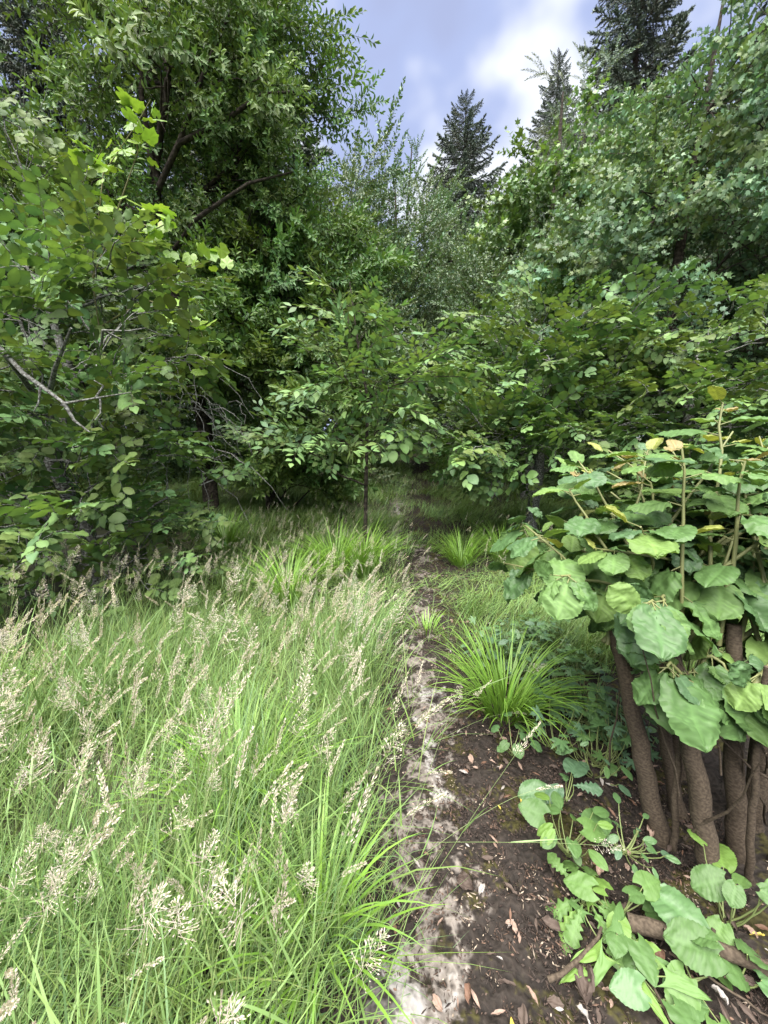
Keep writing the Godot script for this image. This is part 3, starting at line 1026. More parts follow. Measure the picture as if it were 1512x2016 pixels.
# ---------------------------------------------------------------- low plants
func herb(called: String, at: Vector3, label: String, meshes: Array, ms: Array, n: int, size: float, h: float, spread: float, stem: Material, group := "", category := "plant") -> void:
	var root := thing(called, at + Vector3(0, gh(-at.z), 0), label, category, group)
	for k in n:
		var yaw := TAU * k / n * 1.618 * 2.0 + rf(-0.4, 0.4)
		var out := Vector3(cos(yaw), 0, sin(yaw))
		var t := rf(0.25, 1.0)
		var hh := h * rf(0.25, 0.75)
		var p := out * spread * t + Vector3(0, hh, 0)
		var s := size * rf(0.5, 1.0)
		var dir := (out + Vector3(0, rf(-0.45, 0.3), 0)).normalized()
		var x := frame(dir, Vector3.UP + out * 0.25 + rdir() * 0.35 + Vector3(0, 0, 0.2), p, s)
		var b := MB.new()
		tube(b, bend(Vector3(0, 0.0, 0) + rdir() * 0.006, p, out * spread * 0.15, 4), taper(0.0022, 0.0012, 4), 4)
		part("stalk", b.mesh(stem), root)
		part("leaf", meshes[rng.randi() % meshes.size()], root, x, ms[rng.randi() % ms.size()])

func make_low_plants() -> void:
	var fresh := [mat("weed_leaf_fresh", Color(0.11, 0.2, 0.055), 0.5, 0.5, 0.4), mat("weed_leaf_lime", Color(0.135, 0.235, 0.05), 0.5, 0.55, 0.4), mat("weed_leaf_mid", Color(0.085, 0.16, 0.05), 0.48, 0.45, 0.4)]
	var cool := [mat("weed_leaf_cool", Color(0.095, 0.185, 0.07), 0.45, 0.4), mat("weed_leaf_deep", Color(0.08, 0.16, 0.055), 0.42, 0.4), mat("weed_leaf_grey", Color(0.085, 0.16, 0.085), 0.5, 0.4)]
	var st := mat("weed_stalk", Color(0.16, 0.2, 0.07), 0.6)
	var oval := []; var heart := []; var arrow := []; var dandy := []; var cut := []; var serr := []
	for k in 3:
		oval.push_back(leaf(W_OVAL, rf(0.24, 0.3), 12, 4, 0.25, 0.2, 0.012, 0.0, 0.0, 0.05, 0.12).mesh(null))
		heart.push_back(leaf(W_HEART, rf(0.44, 0.52), 20, 5, 0.12, 0.2, 0.014, 0.04, 0.28, 0.08, 0.14).mesh(null))
		arrow.push_back(leaf(W_ARROW, rf(0.26, 0.34), 14, 4, 0.2, 0.2, 0.0, 0.0, 0.3, 0.06).mesh(null))
		dandy.push_back(leaf(W_DANDY, rf(0.2, 0.26), 36, 4, 0.15, 0.2, 0.01, 0.0, 0.0, 0.06, 0.15).mesh(null))
		cut.push_back(lobed(O_CUT, 0.15, 0.05).mesh(null))
		serr.push_back(leaf(W_HAZEL, rf(0.4, 0.48), 24, 5, 0.2, 0.25, 0.025, 0.06, 0.15, 0.08, 0.2).mesh(null))
	herb("wild_plant", Vector3(0.50, 0.03, -0.86), "bright green weed with ovate leaves growing at the edge of the bare soil", oval + heart, fresh, 15, 0.07, 0.16, 0.08, st)
	herb("dandelion", Vector3(0.49, 0.03, -0.74), "dandelion with toothed pale leaves on the bare soil beside the fallen branch", dandy, fresh, 9, 0.13, 0.07, 0.05, st)
	herb("wild_plant", Vector3(0.55, 0.03, -0.71), "low weed with heart shaped leaves beside the cut end of the branch", heart, fresh, 10, 0.065, 0.1, 0.07, st)
	herb("bindweed", Vector3(0.50, 0.03, -0.64), "small bindweed with arrow shaped leaves trailing over the litter", arrow, fresh, 9, 0.085, 0.07, 0.09, st)
	herb("wild_plant", Vector3(0.66, 0.03, -0.86), "dark green seedling with small oval leaves before the hazel stems", oval, cool, 22, 0.04, 0.1, 0.1, st)
	herb("wild_plant", Vector3(0.64, 0.03, -0.605), "weed with broad heart shaped leaves under the fallen branch", heart, fresh, 8, 0.085, 0.06, 0.07, st)
	herb("wild_plant", Vector3(0.56, 0.03, -0.575), "weed with broad heart shaped leaves on the litter at the branch middle", heart, [fresh[2], cool[0]], 6, 0.075, 0.05, 0.06, st)
	herb("hazel_seedling", Vector3(0.80, 0.03, -0.70), "hazel seedling with pleated leaves in front of the hazel stems", serr, fresh, 9, 0.075, 0.2, 0.09, st, "", "plant")
	herb("hazel_seedling", Vector3(0.73, 0.03, -0.60), "hazel seedling with deep green pleated leaves beyond the branch end", serr, [cool[0], fresh[2]], 6, 0.11, 0.12, 0.07, st, "", "plant")
	herb("wild_plant", Vector3(0.46, 0.03, -1.20), "sprig of ovate serrated leaves below the large lime green grass clump", serr, [cool[0], fresh[2]], 8, 0.06, 0.14, 0.07, st)
	herb("wild_plant", Vector3(0.57, 0.03, -1.02), "weed with one large lobed leaf at the edge of the litter", dandy + serr, [cool[0], cool[2]], 7, 0.1, 0.1, 0.06, st)
	var spots := []
	for k in 58:
		var x := rf(0.46, 0.95)
		var d := rf(0.96, 1.9)
		if x < 0.62 - (d - 0.96) * 0.25 and d < 1.3: continue
		if x > 0.75 and d < 1.12: continue
		if Vector2(x - 0.5, d - 1.4).length() < 0.2: continue
		herb("leafy_weed", Vector3(x, 0.02, -d), ["low weed with deeply cut leaves in the green tangle beside the hazel", "low weed with small oval leaves in the green tangle beside the hazel"][k % 2], cut if k % 2 == 0 else oval, cool + [fresh[2]], 13, 0.045 if k % 2 == 0 else 0.05, rf(0.12, 0.3), 0.1, st, ["cut-leaved weeds by the hazel", "oval-leaved weeds by the hazel"][k % 2])

func make_litter(bm: Material) -> void:
	var shapes := []
	for k in 5:
		shapes.push_back(leaf(W_LANCE, rf(0.1, 0.17), 8, 2, rf(0.2, 0.9), rf(-0.35, 0.4), 0.0, 0.0, 0.0, 0.15).mesh(null))
	for k in 2:
		shapes.push_back(leaf(W_OVAL, rf(0.25, 0.34), 10, 3, rf(0.3, 0.8), rf(-0.4, 0.4), 0.01, 0.0, 0.0, 0.3).mesh(null))
	var ms := [mat("dead_leaf_tan", Color(0.24, 0.165, 0.13), 0.7, 0.2), mat("dead_leaf_brown", Color(0.13, 0.07, 0.045), 0.75, 0.2), mat("dead_leaf_pale", Color(0.26, 0.235, 0.22), 0.65, 0.2), mat("dead_leaf_dark", Color(0.065, 0.045, 0.035), 0.8, 0.1), mat("dead_leaf_yellow", Color(0.5, 0.4, 0.08), 0.6, 0.3)]
	var labels := ["narrow tan fallen leaf lying on the dark soil", "russet brown fallen leaf lying on the dark soil", "pale grey fallen leaf lying on the dark soil", "dark decaying leaf lying on the soil", "yellow fallen leaf lying on the path"]
	var groups := ["tan fallen leaves on the path", "russet fallen leaves on the path", "pale fallen leaves on the path", "decaying leaves on the path", "yellow fallen leaves on the path"]
	var n := 0
	while n < 280:
		var d := pow(rng.randf(), 1.3) * 1.7 + 0.5
		var x := xc(d) + rf(-0.16, 0.75)
		if d > 1.2 and x > xc(d) + 0.4: continue
		if x < xc(d) + 0.08 and rng.randf() < 0.6: continue
		var k: int = [0, 0, 1, 1, 2, 3, 3, 3, 0, 4][rng.randi() % 10]
		if k == 4 and rng.randf() < 0.6: k = 2
		var s := rf(0.014, 0.036)
		if k == 3: s = rf(0.02, 0.045)
		var yaw := rf(0, TAU)
		var o := part(numbered("fallen_leaf"), shapes[rng.randi() % 7], self, frame(Vector3(cos(yaw), rf(-0.15, 0.25), sin(yaw)), Vector3.UP + rdir() * 0.45, Vector3(x, gh(d) + 0.03 + 0.02 * smoothstep(0.25, 0.7, x - xc(d)), -d), s), ms[k])
		tag(o, labels[k], "leaf", groups[k])
		n += 1
	# fine crumbs, husks and shreds
	var cb := MB.new()
	for k in 7:
		var a := rf(0, TAU)
		spikelet(cb, Vector3(rf(-0.02, 0.02), rf(0, 0.004), rf(-0.02, 0.02)), Vector3(cos(a), rf(-0.2, 0.3), sin(a)).normalized(), rf(0.006, 0.016), rf(0.0012, 0.003), Color(1, 1, 1) * rf(0.5, 1.0))
	var cm := cb.mesh(mat("litter_shred", Color(0.5, 0.42, 0.36), 0.85))
	var xs := []
	var cs := []
	for k in 6500:
		var d := pow(rng.randf(), 1.2) * 2.6 + 0.4
		var x := xc(d) + rf(-0.25, 0.85)
		if d > 1.3 and x > xc(d) + 0.35: continue
		var yaw := rf(0, TAU)
		xs.push_back(frame(Vector3(cos(yaw), rf(-0.1, 0.2), sin(yaw)), Vector3.UP + rdir() * 0.3, Vector3(x, gh(d) + 0.018 + 0.02 * smoothstep(0.25, 0.7, x - xc(d)), -d), rf(0.5, 1.3)))
		var q := rng.randf()
		cs.push_back(Color(1, 0.95, 0.85) * rf(0.6, 1.0) if q < 0.07 else (Color(0.34, 0.24, 0.19) * rf(0.4, 1.0) if q < 0.26 else Color(0.13, 0.1, 0.09) * rf(0.5, 1.4)))
	var l := many("litter", cm, xs, cs, self)
	tag(l, "fine crumbs of dead leaves and husks strewn over the path", "litter", "", "stuff")
	# cut branch lying on the soil, and twigs
	var cutm := mat("cut_wood", Color(0.5, 0.38, 0.22), 0.7)
	var fb := thing("fallen_branch", Vector3(0.56, 0.045, -0.69), "cut grey brown branch lying on the litter by the hazel", "branch")
	var bb := MB.new()
	var p0 := Vector3(0, 0.012, 0)
	var p1 := Vector3(0.245, 0.03, 0.1)
	var pts := bend(p0, p1, Vector3(0.0, 0.008, -0.006), 12, 0.002)
	tube(bb, pts, taper(0.017, 0.0135, 12), 12, Color(1, 1, 1), 0.08)
	tube(bb, [pts[7], (pts[7] as Vector3) + Vector3(0.012, 0.025, -0.012)], [0.005, 0.004], 6)
	tube(bb, [pts[3], (pts[3] as Vector3) + Vector3(-0.004, 0.024, 0.012)], [0.004, 0.003], 6)
	part("bark", bb.mesh(bm), fb)
	var cb2 := MB.new()
	tube(cb2, [pts[12], (pts[12] as Vector3) + ((pts[12] as Vector3) - (pts[11] as Vector3)).normalized() * 0.003], [0.0115, 0.0112], 12)
	part("cut_end", cb2.mesh(cutm), fb)
	for e in [[Vector3(0.34, 0.045, -0.60), Vector3(0.15, 0.02, -0.075), 0.0055, "short brown twig lying on the litter near the bindweed"], [Vector3(0.55, 0.04, -0.61), Vector3(-0.03, 0.02, 0.13), 0.0028, "thin curved twig lying on the litter below the branch"], [Vector3(0.62, 0.05, -0.64), Vector3(0.12, 0.01, 0.1), 0.003, "thin straight twig lying below the fallen branch"]]:
		var tb := MB.new()
		tube(tb, bend(Vector3.ZERO, e[1], Vector3(0.01, 0.005, 0.01), 7, 0.003), taper(e[2], e[2] * 0.6, 7), 7, Color(1, 1, 1), 0.15)
		var o := part(numbered("twig"), tb.mesh(bm), self, Transform3D(Basis(), e[0]))
		tag(o, e[3], "twig")
	# a large curled dead leaf
	for e in [[Vector3(0.19, 0.03, -0.8), 0.05, 0.6, "curled brown dead leaf lying on the pale crust of the path"], [Vector3(0.43, 0.045, -0.62), 0.06, 2.2, "curled brown dead leaf lying beside the short brown twig"], [Vector3(0.43, 0.045, -0.95), 0.05, 4.0, "curled brown dead leaf lying on bare soil near the lobed-leaf weed"]]:
		var cl := leaf(W_OVAL, 0.42, 18, 6, 1.3, 0.6, 0.01, 0.0, 0.0, 0.5, 0.1).mesh(null)
		var o := part(numbered("curled_leaf"), cl, self, frame(Vector3(cos(e[2]), 0.2, sin(e[2])), Vector3.UP + rdir() * 0.4, e[0], e[1] * 0.8), ms[3])
		tag(o, e[3], "leaf", "curled dead leaves on the soil")

# ---------------------------------------------------------------- everything
func _ready() -> void:
	rng.seed = 20240611
	lump.seed = 17
	lump.frequency = 0.02
	lump.fractal_octaves = 3
	# camera
	var cam := Camera3D.new()
	cam.name = "camera"
	cam.position = EYE
	cam.rotation_degrees = Vector3(PITCH, 0, 0)
	cam.fov = 106.0
	cam.near = 0.05
	cam.far = 900.0
	add_child(cam)
	cam.current = true
	# sky, exposure
	var env := Environment.new()
	env.background_mode = Environment.BG_SKY
	env.sky = Sky.new()
	env.sky.sky_material = make_sky()
	env.background_energy_multiplier = 0.096
	env.tonemap_mode = Environment.TONE_MAPPER_LINEAR
	env.tonemap_exposure = 11.0
	env.sdfgi_enabled = true
	env.ssao_enabled = true
	env.ssil_enabled = true
	var we := WorldEnvironment.new()
	we.name = "world"
	we.environment = env
	add_child(we)
	# sun behind thin cloud
	var sun := DirectionalLight3D.new()
	sun.name = "sun"
	sun.rotation_degrees = Vector3(-69, -15, 0)
	sun.light_energy = 0.5
	sun.light_color = Color(1.0, 0.985, 0.95)
	sun.light_angular_distance = 72.0
	sun.shadow_enabled = true
	add_child(sun)

	make_ground()
	make_path(path_material())

	var bark_dark := bark("dark_bark", Color(0.02, 0.016, 0.013), Color(0.075, 0.062, 0.05), 0.03)
	var bark_grey := bark("lichen_bark", Color(0.05, 0.045, 0.04), Color(0.24, 0.25, 0.235), 0.035, Vector3(6, 6, 6))
	var bark_hazel := bark("hazel_bark", Color(0.04, 0.03, 0.022), Color(0.085, 0.066, 0.048), 0.06, Vector3(7, 9, 7), 0.1)
	var bark_spruce := bark("spruce_bark", Color(0.03, 0.022, 0.018), Color(0.08, 0.06, 0.05), 0.03, Vector3(2, 2, 2))
	make_trees(bark_dark, bark_grey, bark_spruce)
	make_meadow()
	make_hazel(bark_hazel)
	var lime := mat("lime_blade", Color(0.22, 0.38, 0.08), 0.45, 0.55)
	make_clump(Vector3(0.50, 0.0, -1.42), 210, 0.26, 0.5, 0.0085, "large lime green clump of arching grass on the path edge before the hazel", lime)
	make_clump(Vector3(0.24, 0.0, -2.0), 50, 0.1, 0.2, 0.006, "small tuft of lime green grass growing on the path", lime)
	make_clump(Vector3(-0.36, 0.0, -2.72), 190, 0.38, 0.62, 0.01, "lime green clump of arching grass on the meadow side of the sapling foot", lime)
	make_clump(Vector3(-0.16, 0.0, -2.75), 150, 0.36, 0.58, 0.01, "lime green clump of arching grass between the sapling foot and the path", lime)
	make_clump(Vector3(-0.62, 0.0, -2.35), 150, 0.36, 0.56, 0.009, "lime green grass clump standing alone among the seed heads", lime)
	make_clump(Vector3(-1.4, 0.0, -3.3), 140, 0.3, 0.55, 0.009, "green grass clump near the round-leaved bush in shade", lime)
	make_clump(Vector3(0.62, 0.0, -2.95), 150, 0.25, 0.45, 0.008, "green grass clump overhanging the far side of the path", lime)
	make_clump(Vector3(0.98, 0.0, -3.1), 150, 0.25, 0.5, 0.008, "green grass clump in shade under the round-leaved shrubs", lime)
	make_clump(Vector3(-0.15, 0.0, -0.68), 80, 0.22, 0.42, 0.009, "fresh green broad-bladed grass clump at the edge of the bare path", lime)
	make_clump(Vector3(-0.45, 0.0, -1.0), 120, 0.28, 0.48, 0.009, "broad-bladed green grass clump deep in the meadow grass", lime)
	make_stalks()
	make_low_plants()
	make_litter(bark_hazel)

func V(x: float, y: float, z: float) -> Vector3: return Vector3(x, y, z)

func make_trees(bark_dark: Material, bark_grey: Material, bark_spruce: Material) -> void:
	# leaf shapes
	var lance := []; var oval := []; var roundl := []; var maple := []; var vine := []; var haw := []; var small := []; var tiny := []
	for k in 3:
		lance.push_back(slip(rf(0.19, 0.24), true, 0.35, rf(0.1, 0.35)))
		tiny.push_back(slip(rf(0.13, 0.2), false, 0.35, rf(0.0, 0.3)))
		oval.push_back(leaf(W_LANCE, rf(0.22, 0.26), 6, 1, 0.4, rf(0.05, 0.35)))
		maple.push_back(lobed(O_MAPLE5, 0.15, 0.06, true))
		vine.push_back(lobed(O_VINE, 0.12, 0.06))
		haw.push_back(lobed(O_HAW, 0.15, 0.04, true))
		small.push_back(slip(rf(0.3, 0.36), false, 0.3, rf(0.0, 0.3)))
	for k in 6: roundl.push_back(leaf(W_OVAL if k % 2 == 0 else W_HEART, [0.31, 0.36, 0.4, 0.38, 0.44, 0.34][k], 7, 1, rf(0.15, 0.5), rf(-0.05, 0.45), 0.0, 0.0, 0.1, 0.14))
	# sprays
	var s_plum := []; var s_quince := []; var s_privet := []; var s_sap := []; var s_maple := []; var s_haw := []; var s_small := []; var s_willow := []
	for k in 3:
		s_plum.push_back(make_spray(lance, 26, 0.36, 0.062, 55, true, 0.1, 0.002, 0.6))
		s_quince.push_back(make_spray(roundl, 9, 0.26, 0.075, 62, false, 0.12, 0.0025, 0.4))
		s_privet.push_back(make_spray(lance, 18, 0.2, 0.075, 52, true, -0.05, 0.0025, 0.4))
		s_sap.push_back(make_spray(oval, 11, 0.3, 0.085, 58, false, 0.1, 0.0022, 0.4))
		s_maple.push_back(make_spray(maple, 12, 0.32, 0.075, 70, true, 0.12, 0.0025, 0.8))
		s_haw.push_back(make_spray(haw, 15, 0.26, 0.05, 70, true, 0.15, 0.0025, 0.9))
		s_small.push_back(make_spray(small, 40, 0.5, 0.055, 58, true, 0.05, 0.003, 0.7))
		s_willow.push_back(make_spray(tiny, 60, 0.9, 0.10, 45, true, 0.15, 0.004, 0.7))
	var b_plum := boughs(s_plum, 16, 0.6)
	var b_quince := boughs(s_quince, 4, 0.34)
	var b_quince_far := boughs(s_quince, 10, 0.5)
	var b_privet := boughs(s_privet, 14, 0.42)
	var b_sap := boughs(s_sap, 1, 0.3)
	var b_maple := boughs(s_maple, 14, 0.6)
	var b_haw := boughs(s_haw, 14, 0.55)
	var b_small := boughs(s_small, 14, 0.8)
	var b_willow := boughs(s_willow, 10, 1.3)
	var m_plum := mat("plum_leaf", Color(0.14, 0.235, 0.07), 0.45, 0.55, 0.42)
	var m_quince := mat("quince_leaf", Color(0.15, 0.25, 0.085), 0.52, 0.45, 0.36)
	var m_privet := mat("privet_leaf", Color(0.15, 0.255, 0.065), 0.42, 0.5, 0.42)
	var m_sap := mat("sapling_leaf", Color(0.18, 0.3, 0.11), 0.45, 0.5, 0.42)
	var m_maple := mat("field_maple_leaf", Color(0.16, 0.255, 0.125), 0.48, 0.5, 0.42)
	var m_mapleb := mat("sycamore_leaf", Color(0.145, 0.25, 0.07), 0.45, 0.5)
	var m_dull := mat("thicket_leaf", Color(0.135, 0.21, 0.10), 0.5, 0.45)
	var m_willow := mat("willow_leaf", Color(0.2, 0.26, 0.19), 0.5, 0.4)
	var m_vine := mat("vine_leaf", Color(0.2, 0.32, 0.055), 0.45, 0.6)
	var m_spruce := mat("spruce_needle", Color(0.10, 0.13, 0.105), 0.6, 0.1)

	# round-leaved tree (quince) at the meadow's left side
	var qa := [mat("quince_leaf_green", Color(0.12, 0.215, 0.065), 0.5, 0.45, 0.36), mat("quince_leaf_light", Color(0.17, 0.275, 0.08), 0.5, 0.5, 0.36), mat("quince_leaf_cool", Color(0.105, 0.19, 0.08), 0.48, 0.4, 0.36), m_quince]
	var B := V(-1.95, 0, -2.45)
	grow("quince_tree", "quince tree with round leaves and a lichen covered bare branch at meadow edge", "tree", B, [V(0, 0, 0), V(0.02, 0.5, 0.0), V(-0.1, 1.0, 0.05), V(-0.05, 1.5, -0.15), V(-0.3, 2.0, -0.35), V(-0.5, 2.6, -0.6)], [0.06, 0.05, 0.042, 0.032, 0.02, 0.01],
		[[V(0.42, 1.72, 0.2), V(0.42, 0.36, 0.42), 75], [V(0.05, 1.4, 0.15), V(0.5, 0.35, 0.35), 85], [V(0.38, 1.1, 0.2), V(0.34, 0.35, 0.32), 60], [V(0.1, 0.75, 0.45), V(0.45, 0.3, 0.3), 50], [V(0.5, 0.75, -0.1), V(0.26, 0.28, 0.3), 38], [V(-0.4, 2.0, -0.25), V(0.55, 0.45, 0.35), 85], [V(0.0, 2.15, -0.55), V(0.4, 0.35, 0.35), 60], [V(-0.55, 2.75, -0.5), V(0.55, 0.45, 0.4), 60], [V(-0.6, 3.3, -0.6), V(0.5, 0.4, 0.4), 40], [V(-0.2, 0.4, 0.45), V(0.5, 0.3, 0.3), 60], [V(-0.7, 0.4, 0.4), V(0.5, 0.3, 0.3), 50], [V(-0.9, 0.9, 0.0), V(0.5, 0.5, 0.4), 60], [V(0.35, 0.42, 0.15), V(0.4, 0.28, 0.3), 45], [V(-0.6, 1.2, 0.2), V(0.5, 0.6, 0.5), 80], [V(-0.3, 0.6, -0.4), V(0.8, 0.5, 0.4), 70], [V(-0.7, 2.1, -0.5), V(0.7, 0.8, 0.5), 90]],
		b_quince, m_quince, bark_grey, {"leaf_parts": 300, "tints": qa, "kinds": roundl, "twigs": 7, "limb": 0.018, "inner": 0.3, "up": 0.0, "mix": 0.7, "level": 0.5, "face": 0.95, "smin": 0.55, "smax": 0.95, "thin": 0.72,
		"extra": [[[V(-0.1, 1.4, 0.1), V(0.12, 1.57, 0.5), V(0.33, 1.43, 0.63), V(0.45, 1.37, 0.69), V(0.59, 1.29, 0.75), V(0.74, 1.31, 0.77), V(0.91, 1.33, 0.8)], [0.015, 0.012, 0.010, 0.009, 0.007, 0.004, 0.002]], [[V(0.59, 1.29, 0.75), V(0.62, 1.22, 0.75), V(0.68, 1.17, 0.75)], [0.009, 0.006, 0.003]], [[V(0.76, 1.31, 0.77), V(0.76, 1.25, 0.78), V(0.74, 1.22, 0.79)], [0.004, 0.003, 0.002]], [[V(0.74, 1.31, 0.77), V(0.78, 1.36, 0.77), V(0.75, 1.38, 0.78)], [0.005, 0.004, 0.002]], [[V(0.45, 1.37, 0.69), V(0.43, 1.3, 0.69), V(0.41, 1.26, 0.7)], [0.006, 0.004, 0.002]], [[V(-0.05, 1.3, 0.1), V(0.25, 1.5, 0.35), V(0.4, 1.68, 0.4)], [0.016, 0.012, 0.006]]]})
	# round-leaved shrubs on the other side
	B = V(1.5, 0, -3.75)
	grow("quince_shrub", "wide quince shrub with round leaves reaching over the path and grass", "shrub", B, [V(0, 0, 0), V(-0.05, 0.35, 0.02), V(-0.02, 0.8, 0.05), V(0.0, 1.2, 0.0), V(0.1, 1.8, -0.1)], [0.07, 0.06, 0.05, 0.035, 0.015],
		[[V(-0.9, 1.2, 0.4), V(0.35, 0.22, 0.3), 55], [V(-0.65, 1.08, 0.5), V(0.3, 0.16, 0.25), 34], [V(-0.42, 1.25, 0.3), V(0.45, 0.35, 0.4), 110], [V(-0.3, 1.7, 0.1), V(0.5, 0.35, 0.4), 100], [V(0.2, 1.2, 0.45), V(0.55, 0.35, 0.35), 120], [V(0.3, 1.75, 0.2), V(0.6, 0.4, 0.45), 120], [V(0.0, 2.15, -0.3), V(0.6, 0.35, 0.4), 70], [V(0.0, 1.0, -0.1), V(0.7, 0.25, 0.4), 60]],
		b_quince, m_quince, bark_grey, {"leaf_parts": 300, "tints": qa, "kinds": roundl, "twigs": 7, "limb": 0.018, "inner": 0.3, "up": 0.05, "mix": 0.7, "level": 0.5, "face": 0.95, "smin": 0.65, "smax": 1.05, "thin": 0.8})
	B = V(2.75, 0, -3.6)
	grow("quince_shrub", "round-leaved quince shrub rising behind the hazel bush", "shrub", B, [V(0, 0, 0), V(0.05, 0.5, 0.02), V(-0.02, 1.0, 0.05), V(0.0, 1.6, 0.0), V(0.1, 2.0, -0.1)], [0.07, 0.06, 0.05, 0.035, 0.015],
		[[V(-0.4, 1.35, 0.5), V(0.55, 0.35, 0.4), 90], [V(0.3, 1.5, 0.5), V(0.55, 0.35, 0.4), 90], [V(0.9, 1.4, 0.4), V(0.55, 0.4, 0.4), 80], [V(0.0, 0.95, 0.5), V(0.8, 0.35, 0.35), 80], [V(0.0, 1.9, 0.1), V(0.8, 0.35, 0.5), 90], [V(0.8, 1.0, 0.4), V(0.5, 0.4, 0.4), 50], [V(0, 0.7, 0), V(0.9, 0.4, 0.4), 60]],
		b_quince, m_quince, bark_grey, {"leaf_parts": 240, "tints": qa, "kinds": roundl, "twigs": 7, "limb": 0.018, "inner": 0.3, "up": 0.05, "mix": 0.7, "level": 0.5, "face": 0.95, "smin": 0.65, "smax": 1.05, "thin": 0.8})
	B = V(1.9, 0, -5.2)
	grow("quince_shrub", "tall small-leaved shrub standing behind the wide quince shrub", "shrub", B, [V(0, 0, 0), V(0.05, 1.0, 0.02), V(-0.02, 2.0, 0.05), V(0.0, 2.6, 0.0)], [0.07, 0.06, 0.045, 0.02],
		[[V(-0.6, 1.7, 0.3), V(0.6, 0.5, 0.5), 130], [V(0.1, 2.4, 0.2), V(0.7, 0.5, 0.5), 140], [V(0.6, 1.8, 0.3), V(0.6, 0.6, 0.5), 120], [V(-0.4, 2.4, -0.2), V(0.5, 0.4, 0.4), 90], [V(-0.2, 1.0, 0.2), V(0.9, 0.6, 0.5), 130], [V(-0.9, 1.1, 0.0), V(0.5, 0.5, 0.4), 80]],
		b_quince_far, m_quince, bark_grey, {"twigs": 6, "limb": 0.018, "inner": 0.3, "up": 0.1, "smin": 0.6, "smax": 0.9, "level": 0.5, "face": 0.9})

	# young tree beside the path
	B = V(-0.16, 0.05, -3.2)
	var sa := [m_sap, mat("sapling_leaf_light", Color(0.2, 0.32, 0.11), 0.45, 0.5, 0.42), mat("sapling_leaf_cool", Color(0.15, 0.26, 0.105), 0.42, 0.45, 0.42)]
	grow("sapling", "slender young tree with glossy oval leaves growing beside the path", "tree", B, [V(0, 0, 0), V(0.0, 0.3, 0.0), V(0.01, 0.7, 0.0), V(0.02, 1.05, 0.0), V(0.03, 1.4, 0.02), V(-0.04, 1.8, 0.0), V(-0.1, 2.25, 0.0)], [0.019, 0.018, 0.017, 0.014, 0.011, 0.008, 0.004],
		[[V(-0.5, 1.08, 0.2), V(0.36, 0.07, 0.2), 30], [V(-0.2, 1.08, 0.2), V(0.25, 0.06, 0.15), 16], [V(0.1, 1.08, 0.15), V(0.14, 0.1, 0.12), 6], [V(-0.25, 1.25, 0.0), V(0.3, 0.16, 0.25), 20], [V(0.1, 1.5, 0.2), V(0.34, 0.16, 0.25), 34], [V(0.45, 1.62, 0.15), V(0.24, 0.14, 0.2), 18], [V(-0.2, 1.65, 0.15), V(0.34, 0.2, 0.25), 32], [V(0.0, 1.9, 0.0), V(0.25, 0.2, 0.22), 18], [V(-0.2, 2.1, 0.0), V(0.22, 0.18, 0.2), 14], [V(0.22, 1.28, 0.1), V(0.24, 0.1, 0.2), 12]],
		b_sap, m_sap, bark_dark, {"leaf_parts": 300, "tints": sa, "kinds": oval, "twigs": 4, "limb": 0.012, "inner": 0.2, "up": 0.15, "mix": 0.6, "level": 0.5, "face": 0.8})

	# plum with dark forked limbs
	B = V(-2.1, 0, -4.4)
	grow("plum_tree", "tall plum tree with dark forked limbs and narrow leaves", "tree", B, [V(0.1, 0, 0), V(0.1, 1.2, 0), V(0.0, 2.4, 0.1), V(-0.12, 3.2, 0.15), V(-0.05, 3.7, 0.2), V(0.12, 4.3, 0.2), V(0.2, 5.2, 0.1), V(0.3, 6.2, 0.0)], [0.09, 0.075, 0.06, 0.048, 0.038, 0.03, 0.022, 0.01],
		[[V(-0.3, 4.6, -0.1), V(0.8, 0.8, 0.7), 300], [V(0.5, 4.7, -0.1), V(0.8, 0.8, 0.7), 330], [V(0.8, 4.1, -0.1), V(0.55, 0.7, 0.6), 260], [V(0.95, 3.3, -0.1), V(0.5, 0.6, 0.6), 240], [V(0.4, 3.5, -0.3), V(0.7, 0.6, 0.5), 240], [V(0.4, 5.4, -0.2), V(0.65, 0.8, 0.7), 280], [V(-0.2, 5.6, -0.2), V(0.8, 0.8, 0.7), 260], [V(0.2, 6.4, -0.2), V(0.8, 0.7, 0.7), 180], [V(-0.8, 3.7, -0.1), V(0.6, 0.8, 0.5), 220], [V(-0.4, 3.0, 0.3), V(0.5, 0.5, 0.35), 110], [V(0.3, 4.2, 0.5), V(0.6, 0.5, 0.3), 110], [V(0.9, 2.7, -0.2), V(0.7, 0.5, 0.5), 240], [V(0.2, 2.6, -0.3), V(0.7, 0.5, 0.4), 200]],
		b_plum, m_plum, bark_dark, {"twigs": 10, "limb": 0.03, "inner": 0.25, "up": 0.2, "droop": 0.15, "ragged": 0.5,
		"extra": [[[V(-0.1, 3.4, 0.2), V(0.25, 3.75, 0.35), V(0.7, 3.85, 0.45), V(1.05, 4.05, 0.45), V(1.45, 4.15, 0.35)], [0.03, 0.025, 0.02, 0.014, 0.007]], [[V(-0.08, 3.55, 0.2), V(-0.02, 4.1, 0.4), V(0.12, 4.7, 0.45), V(0.1, 5.4, 0.4)], [0.028, 0.022, 0.016, 0.008]], [[V(0.0, 2.9, 0.2), V(0.4, 3.1, 0.45), V(0.9, 3.35, 0.5), V(1.3, 3.5, 0.4)], [0.028, 0.022, 0.015, 0.007]], [[V(0.25, 3.75, 0.35), V(0.6, 4.2, 0.5), V(0.85, 4.6, 0.5)], [0.025, 0.018, 0.008]]]})
	# second plum-like tree over the top left corner
	B = V(-4.3, 0, -4.2)
